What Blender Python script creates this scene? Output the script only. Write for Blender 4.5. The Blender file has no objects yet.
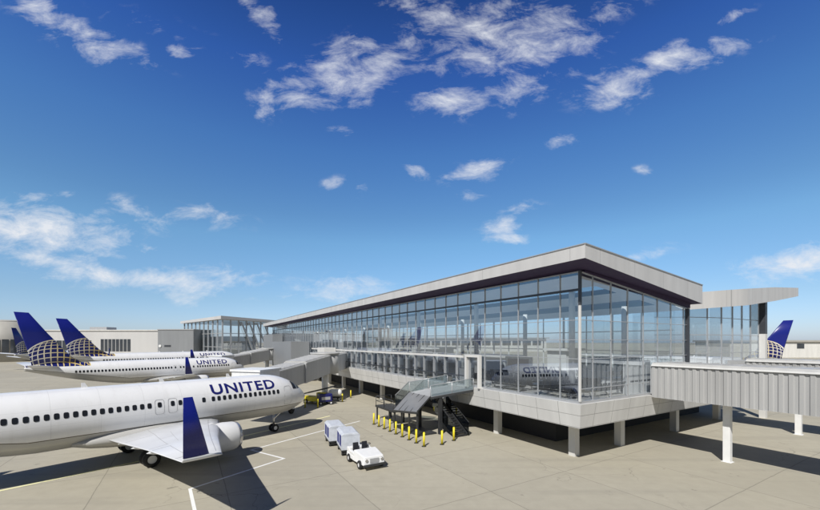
import bpy, bmesh, math, random
from mathutils import Vector, Matrix
random.seed(7)
R = math.radians
scn = bpy.context.scene
COL = scn.collection

# ------------------------------------------------------------------ helpers
def tag(o, label=None, cat=None, group=None, kind=None):
    if label: o['label'] = label
    if cat: o['category'] = cat
    if group: o['group'] = group
    if kind: o['kind'] = kind
    return o

def thing(name, label, cat, loc=(0, 0, 0), rz=0.0, group=None):
    o = bpy.data.objects.new(name, None)
    o.empty_display_size = 0.3
    COL.objects.link(o)
    o.location = loc
    o.rotation_euler = (0, 0, rz)
    return tag(o, label, cat, group)

def copy_tree(o, parent=None, skip=()):
    c = o.copy()
    COL.objects.link(c)
    c.parent = parent
    for ch in list(o.children):
        if ch.name.split('.')[0] in skip:
            continue
        copy_tree(ch, c, skip)
    return c

class MB:
    """collects vertices and faces for ONE mesh"""
    def __init__(s):
        s.v = []; s.f = []; s.mi = []; s.sm = []
    def add(s, vs, fs, m=0, smooth=False):
        n = len(s.v)
        s.v += [tuple(p) for p in vs]
        for f in fs:
            s.f.append([i + n for i in f]); s.mi.append(m); s.sm.append(smooth)
        return s
    def quad(s, a, b, c, d, m=0):
        return s.add([a, b, c, d], [(0, 1, 2, 3)], m)
    def poly(s, pts, m=0):
        return s.add(pts, [tuple(range(len(pts)))], m)
    def box(s, x0, x1, y0, y1, z0, z1, m=0):
        vs = [(x, y, z) for z in (z0, z1) for y in (y0, y1) for x in (x0, x1)]
        return s.add(vs, [(0, 2, 3, 1), (4, 5, 7, 6), (0, 1, 5, 4), (2, 6, 7, 3), (0, 4, 6, 2), (1, 3, 7, 5)], m)
    def prism(s, pts, z0, z1, m=0):
        n = len(pts)
        vs = [(p[0], p[1], z0) for p in pts] + [(p[0], p[1], z1) for p in pts]
        fs = [tuple(range(n))[::-1], tuple(range(n, 2 * n))] + [(i, (i + 1) % n, n + (i + 1) % n, n + i) for i in range(n)]
        return s.add(vs, fs, m)
    def hexa(s, lo, hi, m=0):
        n = len(lo)
        fs = [tuple(range(n))[::-1], tuple(range(n, 2 * n))] + [(i, (i + 1) % n, n + (i + 1) % n, n + i) for i in range(n)]
        return s.add(list(lo) + list(hi), fs, m)
    def cyl(s, p0, p1, r0, r1=None, n=12, m=0, caps=True):
        r1 = r0 if r1 is None else r1
        p0, p1 = Vector(p0), Vector(p1)
        d = (p1 - p0).normalized()
        a = d.orthogonal().normalized(); b = d.cross(a)
        vs = []
        for p, r in ((p0, r0), (p1, r1)):
            for i in range(n):
                t = 2 * math.pi * i / n
                vs.append(p + a * (r * math.cos(t)) + b * (r * math.sin(t)))
        s.add(vs, [(i, (i + 1) % n, n + (i + 1) % n, n + i) for i in range(n)], m, True)
        if caps:
            s.add(vs[:n], [tuple(range(n))[::-1]], m); s.add(vs[n:], [tuple(range(n))], m)
        return s
    def bar(s, p0, p1, w, h, m=0):
        p0, p1 = Vector(p0), Vector(p1)
        d = (p1 - p0).normalized()
        up = Vector((0, 0, 1)) if abs(d.z) < .95 else Vector((1, 0, 0))
        sd = d.cross(up).normalized() * (w / 2); u2 = sd.cross(d).normalized() * (h / 2)
        lo = [p0 + sd + u2, p0 - sd + u2, p0 - sd - u2, p0 + sd - u2]
        hi = [p1 + sd + u2, p1 - sd + u2, p1 - sd - u2, p1 + sd - u2]
        return s.hexa(lo, hi, m)
    def rings(s, rings, m=0, cap0=True, cap1=True, smooth=True):
        n = len(rings[0]); vs = [p for r in rings for p in r]; fs = []
        for k in range(len(rings) - 1):
            for i in range(n):
                j = (i + 1) % n
                fs.append((k * n + i, k * n + j, (k + 1) * n + j, (k + 1) * n + i))
        s.add(vs, fs, m, smooth)
        if cap0: s.add(rings[0], [tuple(range(n))[::-1]], m)
        if cap1: s.add(rings[-1], [tuple(range(n))], m)
        return s
    def lathe_x(s, prof, c, n=28, m=0, cap0=False, cap1=False):
        """profile [(x, r)] about the x axis through c"""
        rg = [[(c[0] + x, c[1] + r * math.cos(2 * math.pi * i / n), c[2] + r * math.sin(2 * math.pi * i / n)) for i in range(n)] for x, r in prof]
        return s.rings(rg, m, cap0, cap1)
    def build(s, name, mats, parent=None, bevel=0.0, loc=None):
        me = bpy.data.meshes.new(name)
        me.from_pydata(s.v, [], s.f)
        for m in (mats if isinstance(mats, (list, tuple)) else [mats]):
            me.materials.append(m)
        me.polygons.foreach_set('material_index', s.mi)
        me.polygons.foreach_set('use_smooth', s.sm)
        bm = bmesh.new(); bm.from_mesh(me)
        bmesh.ops.remove_doubles(bm, verts=bm.verts, dist=1e-5)
        bmesh.ops.recalc_face_normals(bm, faces=bm.faces)
        bm.to_mesh(me); bm.free()
        o = bpy.data.objects.new(name, me)
        COL.objects.link(o)
        o.parent = parent
        if loc: o.location = loc
        if bevel:
            md = o.modifiers.new('bevel', 'BEVEL'); md.width = bevel; md.segments = 2; md.limit_method = 'ANGLE'
        return o

# ------------------------------------------------------------------ materials
def N(nt, t, **kw):
    n = nt.nodes.new(t)
    for k, v in kw.items():
        if hasattr(n, k): setattr(n, k, v)
    return n
def lk(nt, a, b): nt.links.new(a, b)
def mth(nt, op, a, b=None, c=None, clamp=False):
    n = nt.nodes.new('ShaderNodeMath'); n.operation = op; n.use_clamp = clamp
    for i, x in enumerate((a, b, c)):
        if x is None: continue
        if isinstance(x, (int, float)): n.inputs[i].default_value = x
        else: nt.links.new(x, n.inputs[i])
    return n.outputs[0]
def mixc(nt, f, a, b, mode='MIX'):
    n = nt.nodes.new('ShaderNodeMix'); n.data_type = 'RGBA'; n.blend_type = mode
    for sck, x in ((n.inputs['Factor'], f), (n.inputs['A'], a), (n.inputs['B'], b)):
        if isinstance(x, (int, float)): sck.default_value = x
        elif isinstance(x, (tuple, list)): sck.default_value = (*x[:3], 1)
        else: nt.links.new(x, sck)
    return n.outputs['Result']
def ramp(nt, val, lo, hi):
    n = nt.nodes.new('ShaderNodeMapRange'); n.clamp = True
    nt.links.new(val, n.inputs['Value']); n.inputs['From Min'].default_value = lo; n.inputs['From Max'].default_value = hi
    return n.outputs[0]
def noise(nt, vec, scale, detail=4, rough=.55):
    n = nt.nodes.new('ShaderNodeTexNoise'); n.inputs['Scale'].default_value = scale
    n.inputs['Detail'].default_value = detail; n.inputs['Roughness'].default_value = rough
    if vec is not None: nt.links.new(vec, n.inputs['Vector'])
    return n.outputs['Fac']
def newmat(name):
    m = bpy.data.materials.new(name); m.use_nodes = True
    nt = m.node_tree
    return m, nt, nt.nodes['Principled BSDF']
def pm(name, col, rough=.5, metal=0.0, var=.12, scale=1.5, bump=0.0, spec=.5, streak=False):
    m, nt, p = newmat(name)
    tc = N(nt, 'ShaderNodeTexCoord').outputs['Object']
    vec = tc
    if streak:
        mp = N(nt, 'ShaderNodeMapping'); mp.inputs['Scale'].default_value = (1, 1, .12); lk(nt, tc, mp.inputs['Vector']); vec = mp.outputs[0]
    f = ramp(nt, noise(nt, vec, scale), .3, .7)
    d = tuple(c * (1 - var) for c in col); b = tuple(min(1, c * (1 + var * .6)) for c in col)
    lk(nt, mixc(nt, f, d, b), p.inputs['Base Color'])
    lk(nt, mth(nt, 'MULTIPLY_ADD', f, .12, rough - .06), p.inputs['Roughness'])
    p.inputs['Metallic'].default_value = metal
    p.inputs['Specular IOR Level'].default_value = spec
    if bump:
        bp = N(nt, 'ShaderNodeBump'); bp.inputs['Strength'].default_value = bump
        lk(nt, noise(nt, tc, scale * 8), bp.inputs['Height']); lk(nt, bp.outputs[0], p.inputs['Normal'])
    return m

M = {}
M['white'] = pm('white_paint', (.78, .78, .77), .4, var=.06)
M['offwhite'] = pm('white_cladding', (.66, .65, .62), .55, var=.08, scale=.7, streak=True)
M['roofgrey'] = pm('roof_membrane', (.42, .41, .39), .7, var=.1)
M['soffit'] = pm('soffit_plum', (.034, .018, .062), .7, var=.12)
M['alu'] = pm('light_aluminium', (.46, .47, .48), .35, metal=.35, var=.06)
M['darkalu'] = pm('dark_aluminium', (.07, .075, .085), .4, metal=.3)
M['steel'] = pm('dark_steel', (.045, .047, .05), .45, metal=.3)
M['greypanel'] = pm('grey_panel', (.24, .25, .26), .5, var=.07, scale=.6, streak=True)
M['midgrey'] = pm('mid_grey_panel', (.36, .365, .37), .5, var=.07)
M['bridge'] = pm('bridge_cladding', (.40, .40, .395), .45, var=.16, scale=.8, streak=True)
M['bridgeroof'] = pm('bridge_roof', (.43, .43, .42), .5, var=.1)
M['blue'] = pm('navy_paint', (.008, .014, .17), .28, var=.1)
M['darkblue'] = pm('lettering_blue', (.012, .015, .13), .35, var=.05)
M['yellow'] = pm('yellow_paint', (.75, .62, .02), .45, var=.1, scale=4)
M['rubber'] = pm('black_rubber', (.015, .015, .016), .7)
M['blackseat'] = pm('black_upholstery', (.02, .021, .026), .5)
M['chrome'] = pm('bare_metal', (.6, .6, .61), .25, metal=.9, var=.05)
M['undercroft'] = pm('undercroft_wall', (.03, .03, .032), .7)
M['ceiling'] = pm('ceiling_panels', (.84, .84, .84), .6, var=.04)
M['carpet'] = pm('hall_floor', (.64, .63, .61), .45, var=.1)
M['inwall'] = pm('interior_wall', (.74, .74, .73), .6, var=.05)
M['beige'] = pm('pale_cladding', (.54, .535, .525), .6, var=.06, scale=.15, streak=True)
M['tan'] = pm('tan_stone', (.40, .385, .35), .6, var=.08, scale=.3)
M['winglass'] = pm('dark_glazing', (.05, .058, .07), .12, var=.25, scale=.35, spec=.8)
M['wingpaint'] = pm('wing_grey', (.68, .69, .70), .35, var=.05, scale=.6)
M['nacelle'] = pm('nacelle_white', (.72, .72, .71), .3, var=.04)
M['curtain'] = pm('blue_cart_curtain', (.012, .02, .16), .6, var=.2, scale=5)
M['wood'] = pm('bench_fabric_blue', (.03, .06, .16), .6)
M['cartcover'] = pm('cart_cover', (.56, .59, .64), .5, var=.14, scale=2.5)
M['gatebridge'] = pm('gate_bridge_panel', (.45, .452, .455), .5, var=.1, scale=.6, streak=True)
M['canopy'] = pm('canopy_sheet', (.20, .20, .198), .4, var=.15, scale=.8)
M['cable'] = pm('orange_trim', (.45, .16, .03), .5)

def glass_mat(name, tint, refl, fres=.9):
    m = bpy.data.materials.new(name); m.use_nodes = True
    nt = m.node_tree; nt.nodes.clear()
    out = N(nt, 'ShaderNodeOutputMaterial'); tr = N(nt, 'ShaderNodeBsdfTransparent'); gl = N(nt, 'ShaderNodeBsdfGlossy')
    tr.inputs['Color'].default_value = (*tint, 1); gl.inputs['Color'].default_value = (.86, .93, 1.0, 1); gl.inputs['Roughness'].default_value = .005
    fr = N(nt, 'ShaderNodeLayerWeight'); fr.inputs['Blend'].default_value = .5
    f = mth(nt, 'MULTIPLY_ADD', mth(nt, 'POWER', fr.outputs['Facing'], 3.0), fres, refl, clamp=True)
    tc = N(nt, 'ShaderNodeTexCoord').outputs['Object']          # slight roller-wave of real panes
    bp = N(nt, 'ShaderNodeBump'); bp.inputs['Strength'].default_value = .012; bp.inputs['Distance'].default_value = .1
    lk(nt, noise(nt, tc, .45, 2), bp.inputs['Height']); lk(nt, bp.outputs[0], gl.inputs['Normal'])
    mx = N(nt, 'ShaderNodeMixShader'); lk(nt, f, mx.inputs[0]); lk(nt, tr.outputs[0], mx.inputs[1]); lk(nt, gl.outputs[0], mx.inputs[2])
    lk(nt, mx.outputs[0], out.inputs['Surface'])
    return m
M['glass'] = glass_mat('curtain_wall_glass', (.91, .94, .955), .29, .6)
M['glassback'] = glass_mat('clear_glass', (.80, .86, .88), .12, .6)
M['glassrail'] = glass_mat('balustrade_glass', (.74, .80, .82), .16, .6)
M['glassdark'] = glass_mat('smoked_glass', (.20, .22, .24), .12, .5)

# white slab cladding with panel joints (terminal coordinates)
def joint_mat(name, col, xs, ys, zs, w=.02, dark=.35):
    m, nt, p = newmat(name)
    tc = N(nt, 'ShaderNodeTexCoord').outputs['Object']
    sp = N(nt, 'ShaderNodeSeparateXYZ'); lk(nt, tc, sp.inputs[0])
    tot = None
    for o, per in ((sp.outputs['X'], xs), (sp.outputs['Y'], ys), (sp.outputs['Z'], zs)):
        if not per: continue
        step, off = per
        fr = mth(nt, 'FRACT', mth(nt, 'DIVIDE', mth(nt, 'ADD', o, off + 1000 * step), step))
        l = mth(nt, 'LESS_THAN', fr, w / step)
        tot = l if tot is None else mth(nt, 'MAXIMUM', tot, l)
    mp = N(nt, 'ShaderNodeMapping'); mp.inputs['Scale'].default_value = (1, 1, .15); lk(nt, tc, mp.inputs['Vector'])
    f = ramp(nt, noise(nt, mp.outputs[0], .9, 5), .3, .72)
    base = mixc(nt, f, tuple(c * .88 for c in col), tuple(c * 1.05 for c in col))
    lk(nt, mixc(nt, tot, base, tuple(c * dark for c in col)), p.inputs['Base Color'])
    p.inputs['Roughness'].default_value = .5
    return m
M['slab'] = joint_mat('slab_cladding', (.62, .615, .595), (2.15, .75), (1.95, .41), (.86, -2.64), .03)
M['fascia'] = joint_mat('fascia_metal', (.56, .55, .535), (4.4, .3), (8.2, .7), None, .03, .6)

# apron concrete
TH = R(30.75)
GX, GY = 11.5, 25.4
def make_concrete():
    m, nt, p = newmat('apron_concrete')
    geo = N(nt, 'ShaderNodeTexCoord').outputs['Object']
    mp = N(nt, 'ShaderNodeMapping'); mp.vector_type = 'TEXTURE'
    mp.inputs['Location'].default_value = (GX, GY, 0); mp.inputs['Rotation'].default_value = (0, 0, TH)
    lk(nt, geo, mp.inputs['Vector'])
    sp = N(nt, 'ShaderNodeSeparateXYZ'); lk(nt, mp.outputs[0], sp.inputs[0])
    wob = mth(nt, 'MULTIPLY', mth(nt, 'SUBTRACT', noise(nt, geo, .6, 3), .5), .12)
    tot = None; ids = []
    for o, step, off in ((sp.outputs['X'], 6.45, 14.5), (sp.outputs['Y'], 7.3, 7.3)):
        q = mth(nt, 'DIVIDE', mth(nt, 'ADD', mth(nt, 'ADD', o, off + 1000 * step), wob), step)
        ids.append(mth(nt, 'FLOOR', q))
        l = mth(nt, 'LESS_THAN', mth(nt, 'FRACT', q), .055 / step)
        tot = l if tot is None else mth(nt, 'MAXIMUM', tot, l)
    cb = N(nt, 'ShaderNodeCombineXYZ'); lk(nt, ids[0], cb.inputs[0]); lk(nt, ids[1], cb.inputs[1])
    wn = N(nt, 'ShaderNodeTexWhiteNoise'); lk(nt, cb.outputs[0], wn.inputs['Vector'])
    big = ramp(nt, noise(nt, geo, .055, 5, .6), .3, .7)
    fine = ramp(nt, noise(nt, geo, 1.3, 8, .65), .25, .75)
    grit = noise(nt, geo, 14, 3)
    mp2 = N(nt, 'ShaderNodeMapping'); mp2.inputs['Rotation'].default_value = (0, 0, -R(50.5)); mp2.inputs['Scale'].default_value = (.05, .8, 1); lk(nt, geo, mp2.inputs['Vector'])
    skid = ramp(nt, noise(nt, mp2.outputs[0], .8, 5, .6), .52, .78)
    c = mixc(nt, big, (.395, .363, .284), (.490, .454, .361))
    c = mixc(nt, mth(nt, 'MULTIPLY', fine, .45), c, (.31, .285, .222))
    c = mixc(nt, mth(nt, 'MULTIPLY', wn.outputs['Value'], .30), c, (.32, .298, .245))
    c = mixc(nt, mth(nt, 'MULTIPLY', skid, .35), c, (.20, .19, .165))
    st = ramp(nt, noise(nt, geo, .23, 6, .7), .62, .74)
    c = mixc(nt, mth(nt, 'MULTIPLY', st, .5), c, (.19, .175, .145))
    sp2 = ramp(nt, noise(nt, geo, .9, 3, .5), .70, .76)                     # small oil spots
    c = mixc(nt, mth(nt, 'MULTIPLY', sp2, .55), c, (.12, .11, .095))
    vor = N(nt, 'ShaderNodeTexVoronoi'); vor.feature = 'DISTANCE_TO_EDGE'; vor.inputs['Scale'].default_value = .11; vor.inputs['Randomness'].default_value = 1
    wv = N(nt, 'ShaderNodeVectorMath'); wv.operation = 'ADD'; lk(nt, geo, wv.inputs[0]); nv = N(nt, 'ShaderNodeTexNoise'); nv.inputs['Scale'].default_value = .5; nv.inputs['Detail'].default_value = 6; lk(nt, geo, nv.inputs['Vector'])
    wsx = N(nt, 'ShaderNodeVectorMath'); wsx.operation = 'SCALE'; wsx.inputs['Scale'].default_value = 2.2; lk(nt, nv.outputs['Color'], wsx.inputs[0]); lk(nt, wsx.outputs[0], wv.inputs[1]); lk(nt, wv.outputs[0], vor.inputs['Vector'])
    crk = mth(nt, 'MULTIPLY', mth(nt, 'LESS_THAN', vor.outputs['Distance'], .0022), ramp(nt, noise(nt, geo, .12, 2), .48, .60))
    c = mixc(nt, mth(nt, 'MULTIPLY', crk, .6), c, (.15, .14, .115))
    c = mixc(nt, mth(nt, 'MULTIPLY', grit, .12), c, (.22, .21, .18))
    c = mixc(nt, mth(nt, 'MULTIPLY', tot, .42), c, (.10, .095, .08))
    lk(nt, c, p.inputs['Base Color'])
    p.inputs['Roughness'].default_value = .85; p.inputs['Specular IOR Level'].default_value = .25
    bp = N(nt, 'ShaderNodeBump'); bp.inputs['Strength'].default_value = .25; bp.inputs['Distance'].default_value = .02
    lk(nt, fine, bp.inputs['Height']); lk(nt, bp.outputs[0], p.inputs['Normal'])
    return m
M['concrete'] = make_concrete()
def paint_mat(name, col):
    m, nt, p = newmat(name)
    tc = N(nt, 'ShaderNodeTexCoord').outputs['Object']
    wear = ramp(nt, noise(nt, tc, 2.4, 7, .7), .56, .78)
    lk(nt, mixc(nt, mth(nt, 'MULTIPLY', wear, .7), col, (.36, .34, .29)), p.inputs['Base Color'])
    p.inputs['Roughness'].default_value = .75
    return m
M['paintw'] = paint_mat('worn_white_marking', (.80, .80, .78))
M['painty'] = paint_mat('worn_yellow_marking', (.80, .76, .42))

# airliner paint: white, grey belly, globe of gold lines at the tail (plane coordinates: x = -station)
def globe_nodes(nt):
    tc = N(nt, 'ShaderNodeTexCoord').outputs['Object']
    sp = N(nt, 'ShaderNodeSeparateXYZ'); lk(nt, tc, sp.inputs[0])
    x, z = sp.outputs['X'], sp.outputs['Z']
    Rg = 3.75
    gx = mth(nt, 'DIVIDE', mth(nt, 'ADD', x, 28.6), Rg); gz = mth(nt, 'DIVIDE', mth(nt, 'SUBTRACT', z, 5.1), Rg)
    rr = mth(nt, 'ADD', mth(nt, 'MULTIPLY', gx, gx), mth(nt, 'MULTIPLY', gz, gz))
    inside = mth(nt, 'LESS_THAN', rr, 1.0)
    rim = mth(nt, 'MULTIPLY', inside, mth(nt, 'GREATER_THAN', rr, .93))
    nz = mth(nt, 'SQRT', mth(nt, 'MAXIMUM', mth(nt, 'SUBTRACT', 1.0, rr), 0.0))
    ca, sa = math.cos(R(28)), math.sin(R(28))
    y2 = mth(nt, 'SUBTRACT', mth(nt, 'MULTIPLY', gz, ca), mth(nt, 'MULTIPLY', nz, sa))
    z2 = mth(nt, 'ADD', mth(nt, 'MULTIPLY', gz, sa), mth(nt, 'MULTIPLY', nz, ca))
    lat = mth(nt, 'ARCSINE', y2); lon = mth(nt, 'ARCTAN2', gx, z2)
    l1 = mth(nt, 'LESS_THAN', mth(nt, 'FRACT', mth(nt, 'MULTIPLY_ADD', lat, 16 / math.pi, 20.0)), .19)
    l2 = mth(nt, 'LESS_THAN', mth(nt, 'FRACT', mth(nt, 'MULTIPLY_ADD', lon, 16 / math.pi, 20.0)), .19)
    line = mth(nt, 'MAXIMUM', mth(nt, 'MAXIMUM', l1, l2), rim)
    gold = mixc(nt, ramp(nt, gx, -.9, .3), (.80, .78, .70), (.62, .48, .17))
    gcol = mixc(nt, line, (.01, .014, .11), gold)
    return x, z, inside, gcol
def plane_mat():
    m, nt, p = newmat('airliner_paint')
    x, z, ins, gcol = globe_nodes(nt)
    tc = N(nt, 'ShaderNodeTexCoord').outputs['Object']
    f = ramp(nt, noise(nt, tc, .5, 5), .3, .7)
    wh = mixc(nt, f, (.74, .74, .735), (.80, .80, .795))
    pan = mth(nt, 'LESS_THAN', mth(nt, 'FRACT', mth(nt, 'MULTIPLY_ADD', x, .42, 100.0)), .010)
    pan = mth(nt, 'MAXIMUM', pan, mth(nt, 'LESS_THAN', mth(nt, 'FRACT', mth(nt, 'MULTIPLY_ADD', z, 1.05, .37)), .016))
    wh = mixc(nt, mth(nt, 'MULTIPLY', pan, .30), wh, (.35, .35, .35))
    mpg = N(nt, 'ShaderNodeMapping'); mpg.inputs['Scale'].default_value = (1.6, .6, .22); lk(nt, tc, mpg.inputs['Vector'])
    gm = mth(nt, 'MULTIPLY', ramp(nt, noise(nt, mpg.outputs[0], 1.3, 7, .65), .52, .80), .22)
    wh = mixc(nt, gm, wh, (.42, .40, .36))
    belly = mixc(nt, f, (.40, .395, .37), (.47, .46, .435))
    edge = mth(nt, 'MULTIPLY_ADD', mth(nt, 'MAXIMUM', mth(nt, 'SUBTRACT', mth(nt, 'MULTIPLY', x, -1.0), 20.0), 0.0), .17, 2.62)
    d = mth(nt, 'SUBTRACT', edge, z)
    c = mixc(nt, mth(nt, 'GREATER_THAN', d, 0.0), wh, (.10, .085, .06))
    c = mixc(nt, mth(nt, 'GREATER_THAN', d, .055), c, belly)
    up = mth(nt, 'MULTIPLY', ins, mth(nt, 'GREATER_THAN', z, 4.85))
    c = mixc(nt, up, c, gcol)
    lk(nt, c, p.inputs['Base Color'])
    p.inputs['Roughness'].default_value = .28; p.inputs['Coat Weight'].default_value = .25; p.inputs['Coat Roughness'].default_value = .08
    return m
def fin_mat():
    m, nt, p = newmat('tail_fin_paint')
    x, z, ins, gcol = globe_nodes(nt)
    tc = N(nt, 'ShaderNodeTexCoord').outputs['Object']
    b = mixc(nt, noise(nt, tc, .6), (.007, .012, .15), (.010, .018, .20))
    lk(nt, mixc(nt, ins, b, gcol), p.inputs['Base Color'])
    p.inputs['Roughness'].default_value = .3
    return m
M['plane'] = plane_mat(); M['fin'] = fin_mat()
M['cabinwin'] = pm('cabin_window_dark', (.018, .019, .022), .15, var=.1)
M['outline'] = pm('panel_outline', (.42, .42, .42), .5)
M['fan'] = pm('fan_dark', (.03, .03, .032), .35, metal=.6)

# ------------------------------------------------------------------ camera
H = 8.5
cam_d = bpy.data.cameras.new('camera'); cam = bpy.data.objects.new('camera', cam_d); COL.objects.link(cam)
cam.location = (0, 0, H); cam.rotation_euler = (R(90), 0, 0)
cam_d.sensor_width = 36; cam_d.lens = 375 / 820 * 36; cam_d.shift_y = 87 / 820
cam_d.clip_start = .1; cam_d.clip_end = 8000
scn.camera = cam

# ------------------------------------------------------------------ ground and markings
g = MB()
g.quad((-3000, -600, 0), (3000, -600, 0), (3000, 5000, 0), (-3000, 5000, 0))
tag(g.build('apron_ground', M['concrete']), kind='structure')
def gp(px, py):
    d = H * 375 / (py - 342.0)
    return Vector(((px - 410) / 375 * d, d, 0))
def line_strip(pts, w, z, mb):
    """mitred flat strip along ground points"""
    n = len(pts); L = []; Rr = []
    for i, p in enumerate(pts):
        d = Vector((0, 0, 0))
        if i > 0: d += (p - pts[i - 1]).normalized()
        if i < n - 1: d += (pts[i + 1] - p).normalized()
        d.normalize(); s = Vector((-d.y, d.x, 0))
        k = 1.0
        if 0 < i < n - 1:
            k = 1 / max(.35, abs(s.dot(Vector((-(p - pts[i - 1]).normalized().y, (p - pts[i - 1]).normalized().x, 0)))))
        L.append(p + s * w / 2 * k); Rr.append(p - s * w / 2 * k)
    for i in range(n - 1):
        mb.quad((L[i].x, L[i].y, z), (L[i + 1].x, L[i + 1].y, z), (Rr[i + 1].x, Rr[i + 1].y, z), (Rr[i].x, Rr[i].y, z))
mk = MB(); line_strip([gp(199, 530), gp(190, 489), gp(284, 458.6), gp(251, 450), gp(316, 432.5), gp(360, 421)], .17, .004, mk)
tag(mk.build('apron_marking', M['paintw']), kind='structure')
mk = MB(); line_strip([gp(-60, 503.5), gp(131, 463.3), gp(240, 437), gp(330, 416)], .24, .008, mk)
tag(mk.build('lead_in_marking', M['painty']), kind='structure')

# ------------------------------------------------------------------ airliner
def lerp(a, b, t): return a + (b - a) * t
def sstep(t): t = max(0, min(1, t)); return t * t * (3 - 2 * t)
LEN = 32.0
def prof(s):
    """half width, bottom z, top z at station s behind the nose"""
    q = min(1, s / 4.9); qb = min(1, s / 4.2); qw = min(1, s / 4.6)
    top = 2.98 + 2.50 * (1 - (1 - q) ** 2.15) ** .80
    # flattened windscreen slope
    bot = 2.98 - 1.36 * (1 - (1 - qb) ** 2.2) ** .64
    w = 1.88 * (1 - (1 - qw) ** 2.2) ** .66
    if s > 19.5:
        t = (s - 19.5) / (LEN - 19.5)
        bot = 1.62 + (4.35 - 1.62) * (t ** 1.45)
        top = 5.48 - .38 * t ** 2
        w = 1.88 * (1 - t ** 1.9) + .22 * t ** 1.9
    return w, bot, top
def surf(s, z, side=-1, off=0.0):
    w, b, t = prof(s)
    c, h = (b + t) / 2, (t - b) / 2
    sn = max(-1, min(1, (z - c) / h)); cs = math.sqrt(1 - sn * sn)
    n = Vector((0, side * cs / w, sn / h)).normalized()
    return Vector((-s, side * w * cs, c + h * sn)) + n * off

def naca(n=10, t=.12):
    up = []; lo = []
    for i in range(n + 1):
        x = .5 * (1 - math.cos(math.pi * i / n))
        y = 5 * t * (.2969 * math.sqrt(x) - .126 * x - .3516 * x * x + .2843 * x ** 3 - .1015 * x ** 4)
        up.append((x, y)); lo.append((x, -y * .7))
    return up + lo[-2:0:-1]
def foil_ring(le, te, t=.12, vertical=False):
    """section between leading and trailing edge points (same span position)"""
    le, te = Vector(le), Vector(te); ch = (te - le).length; d = (te - le) / ch
    nrm = Vector((0, 1, 0)) if vertical else Vector((0, 0, 1))
    return [le + d * (x * ch) + nrm * (y * ch) for x, y in naca(t=t)]

def text_mesh(body, size, offset):
    cu = bpy.data.curves.new('lettering_curve', 'FONT'); cu.body = body; cu.size = size; cu.offset = offset; cu.space_character = 1.12
    cu.resolution_u = 4
    o = bpy.data.objects.new('lettering_curve', cu); COL.objects.link(o)
    dg = bpy.context.evaluated_depsgraph_get()
    me = bpy.data.meshes.new_from_object(o.evaluated_get(dg))
    bpy.data.objects.remove(o); bpy.data.curves.remove(cu)
    return me

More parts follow.
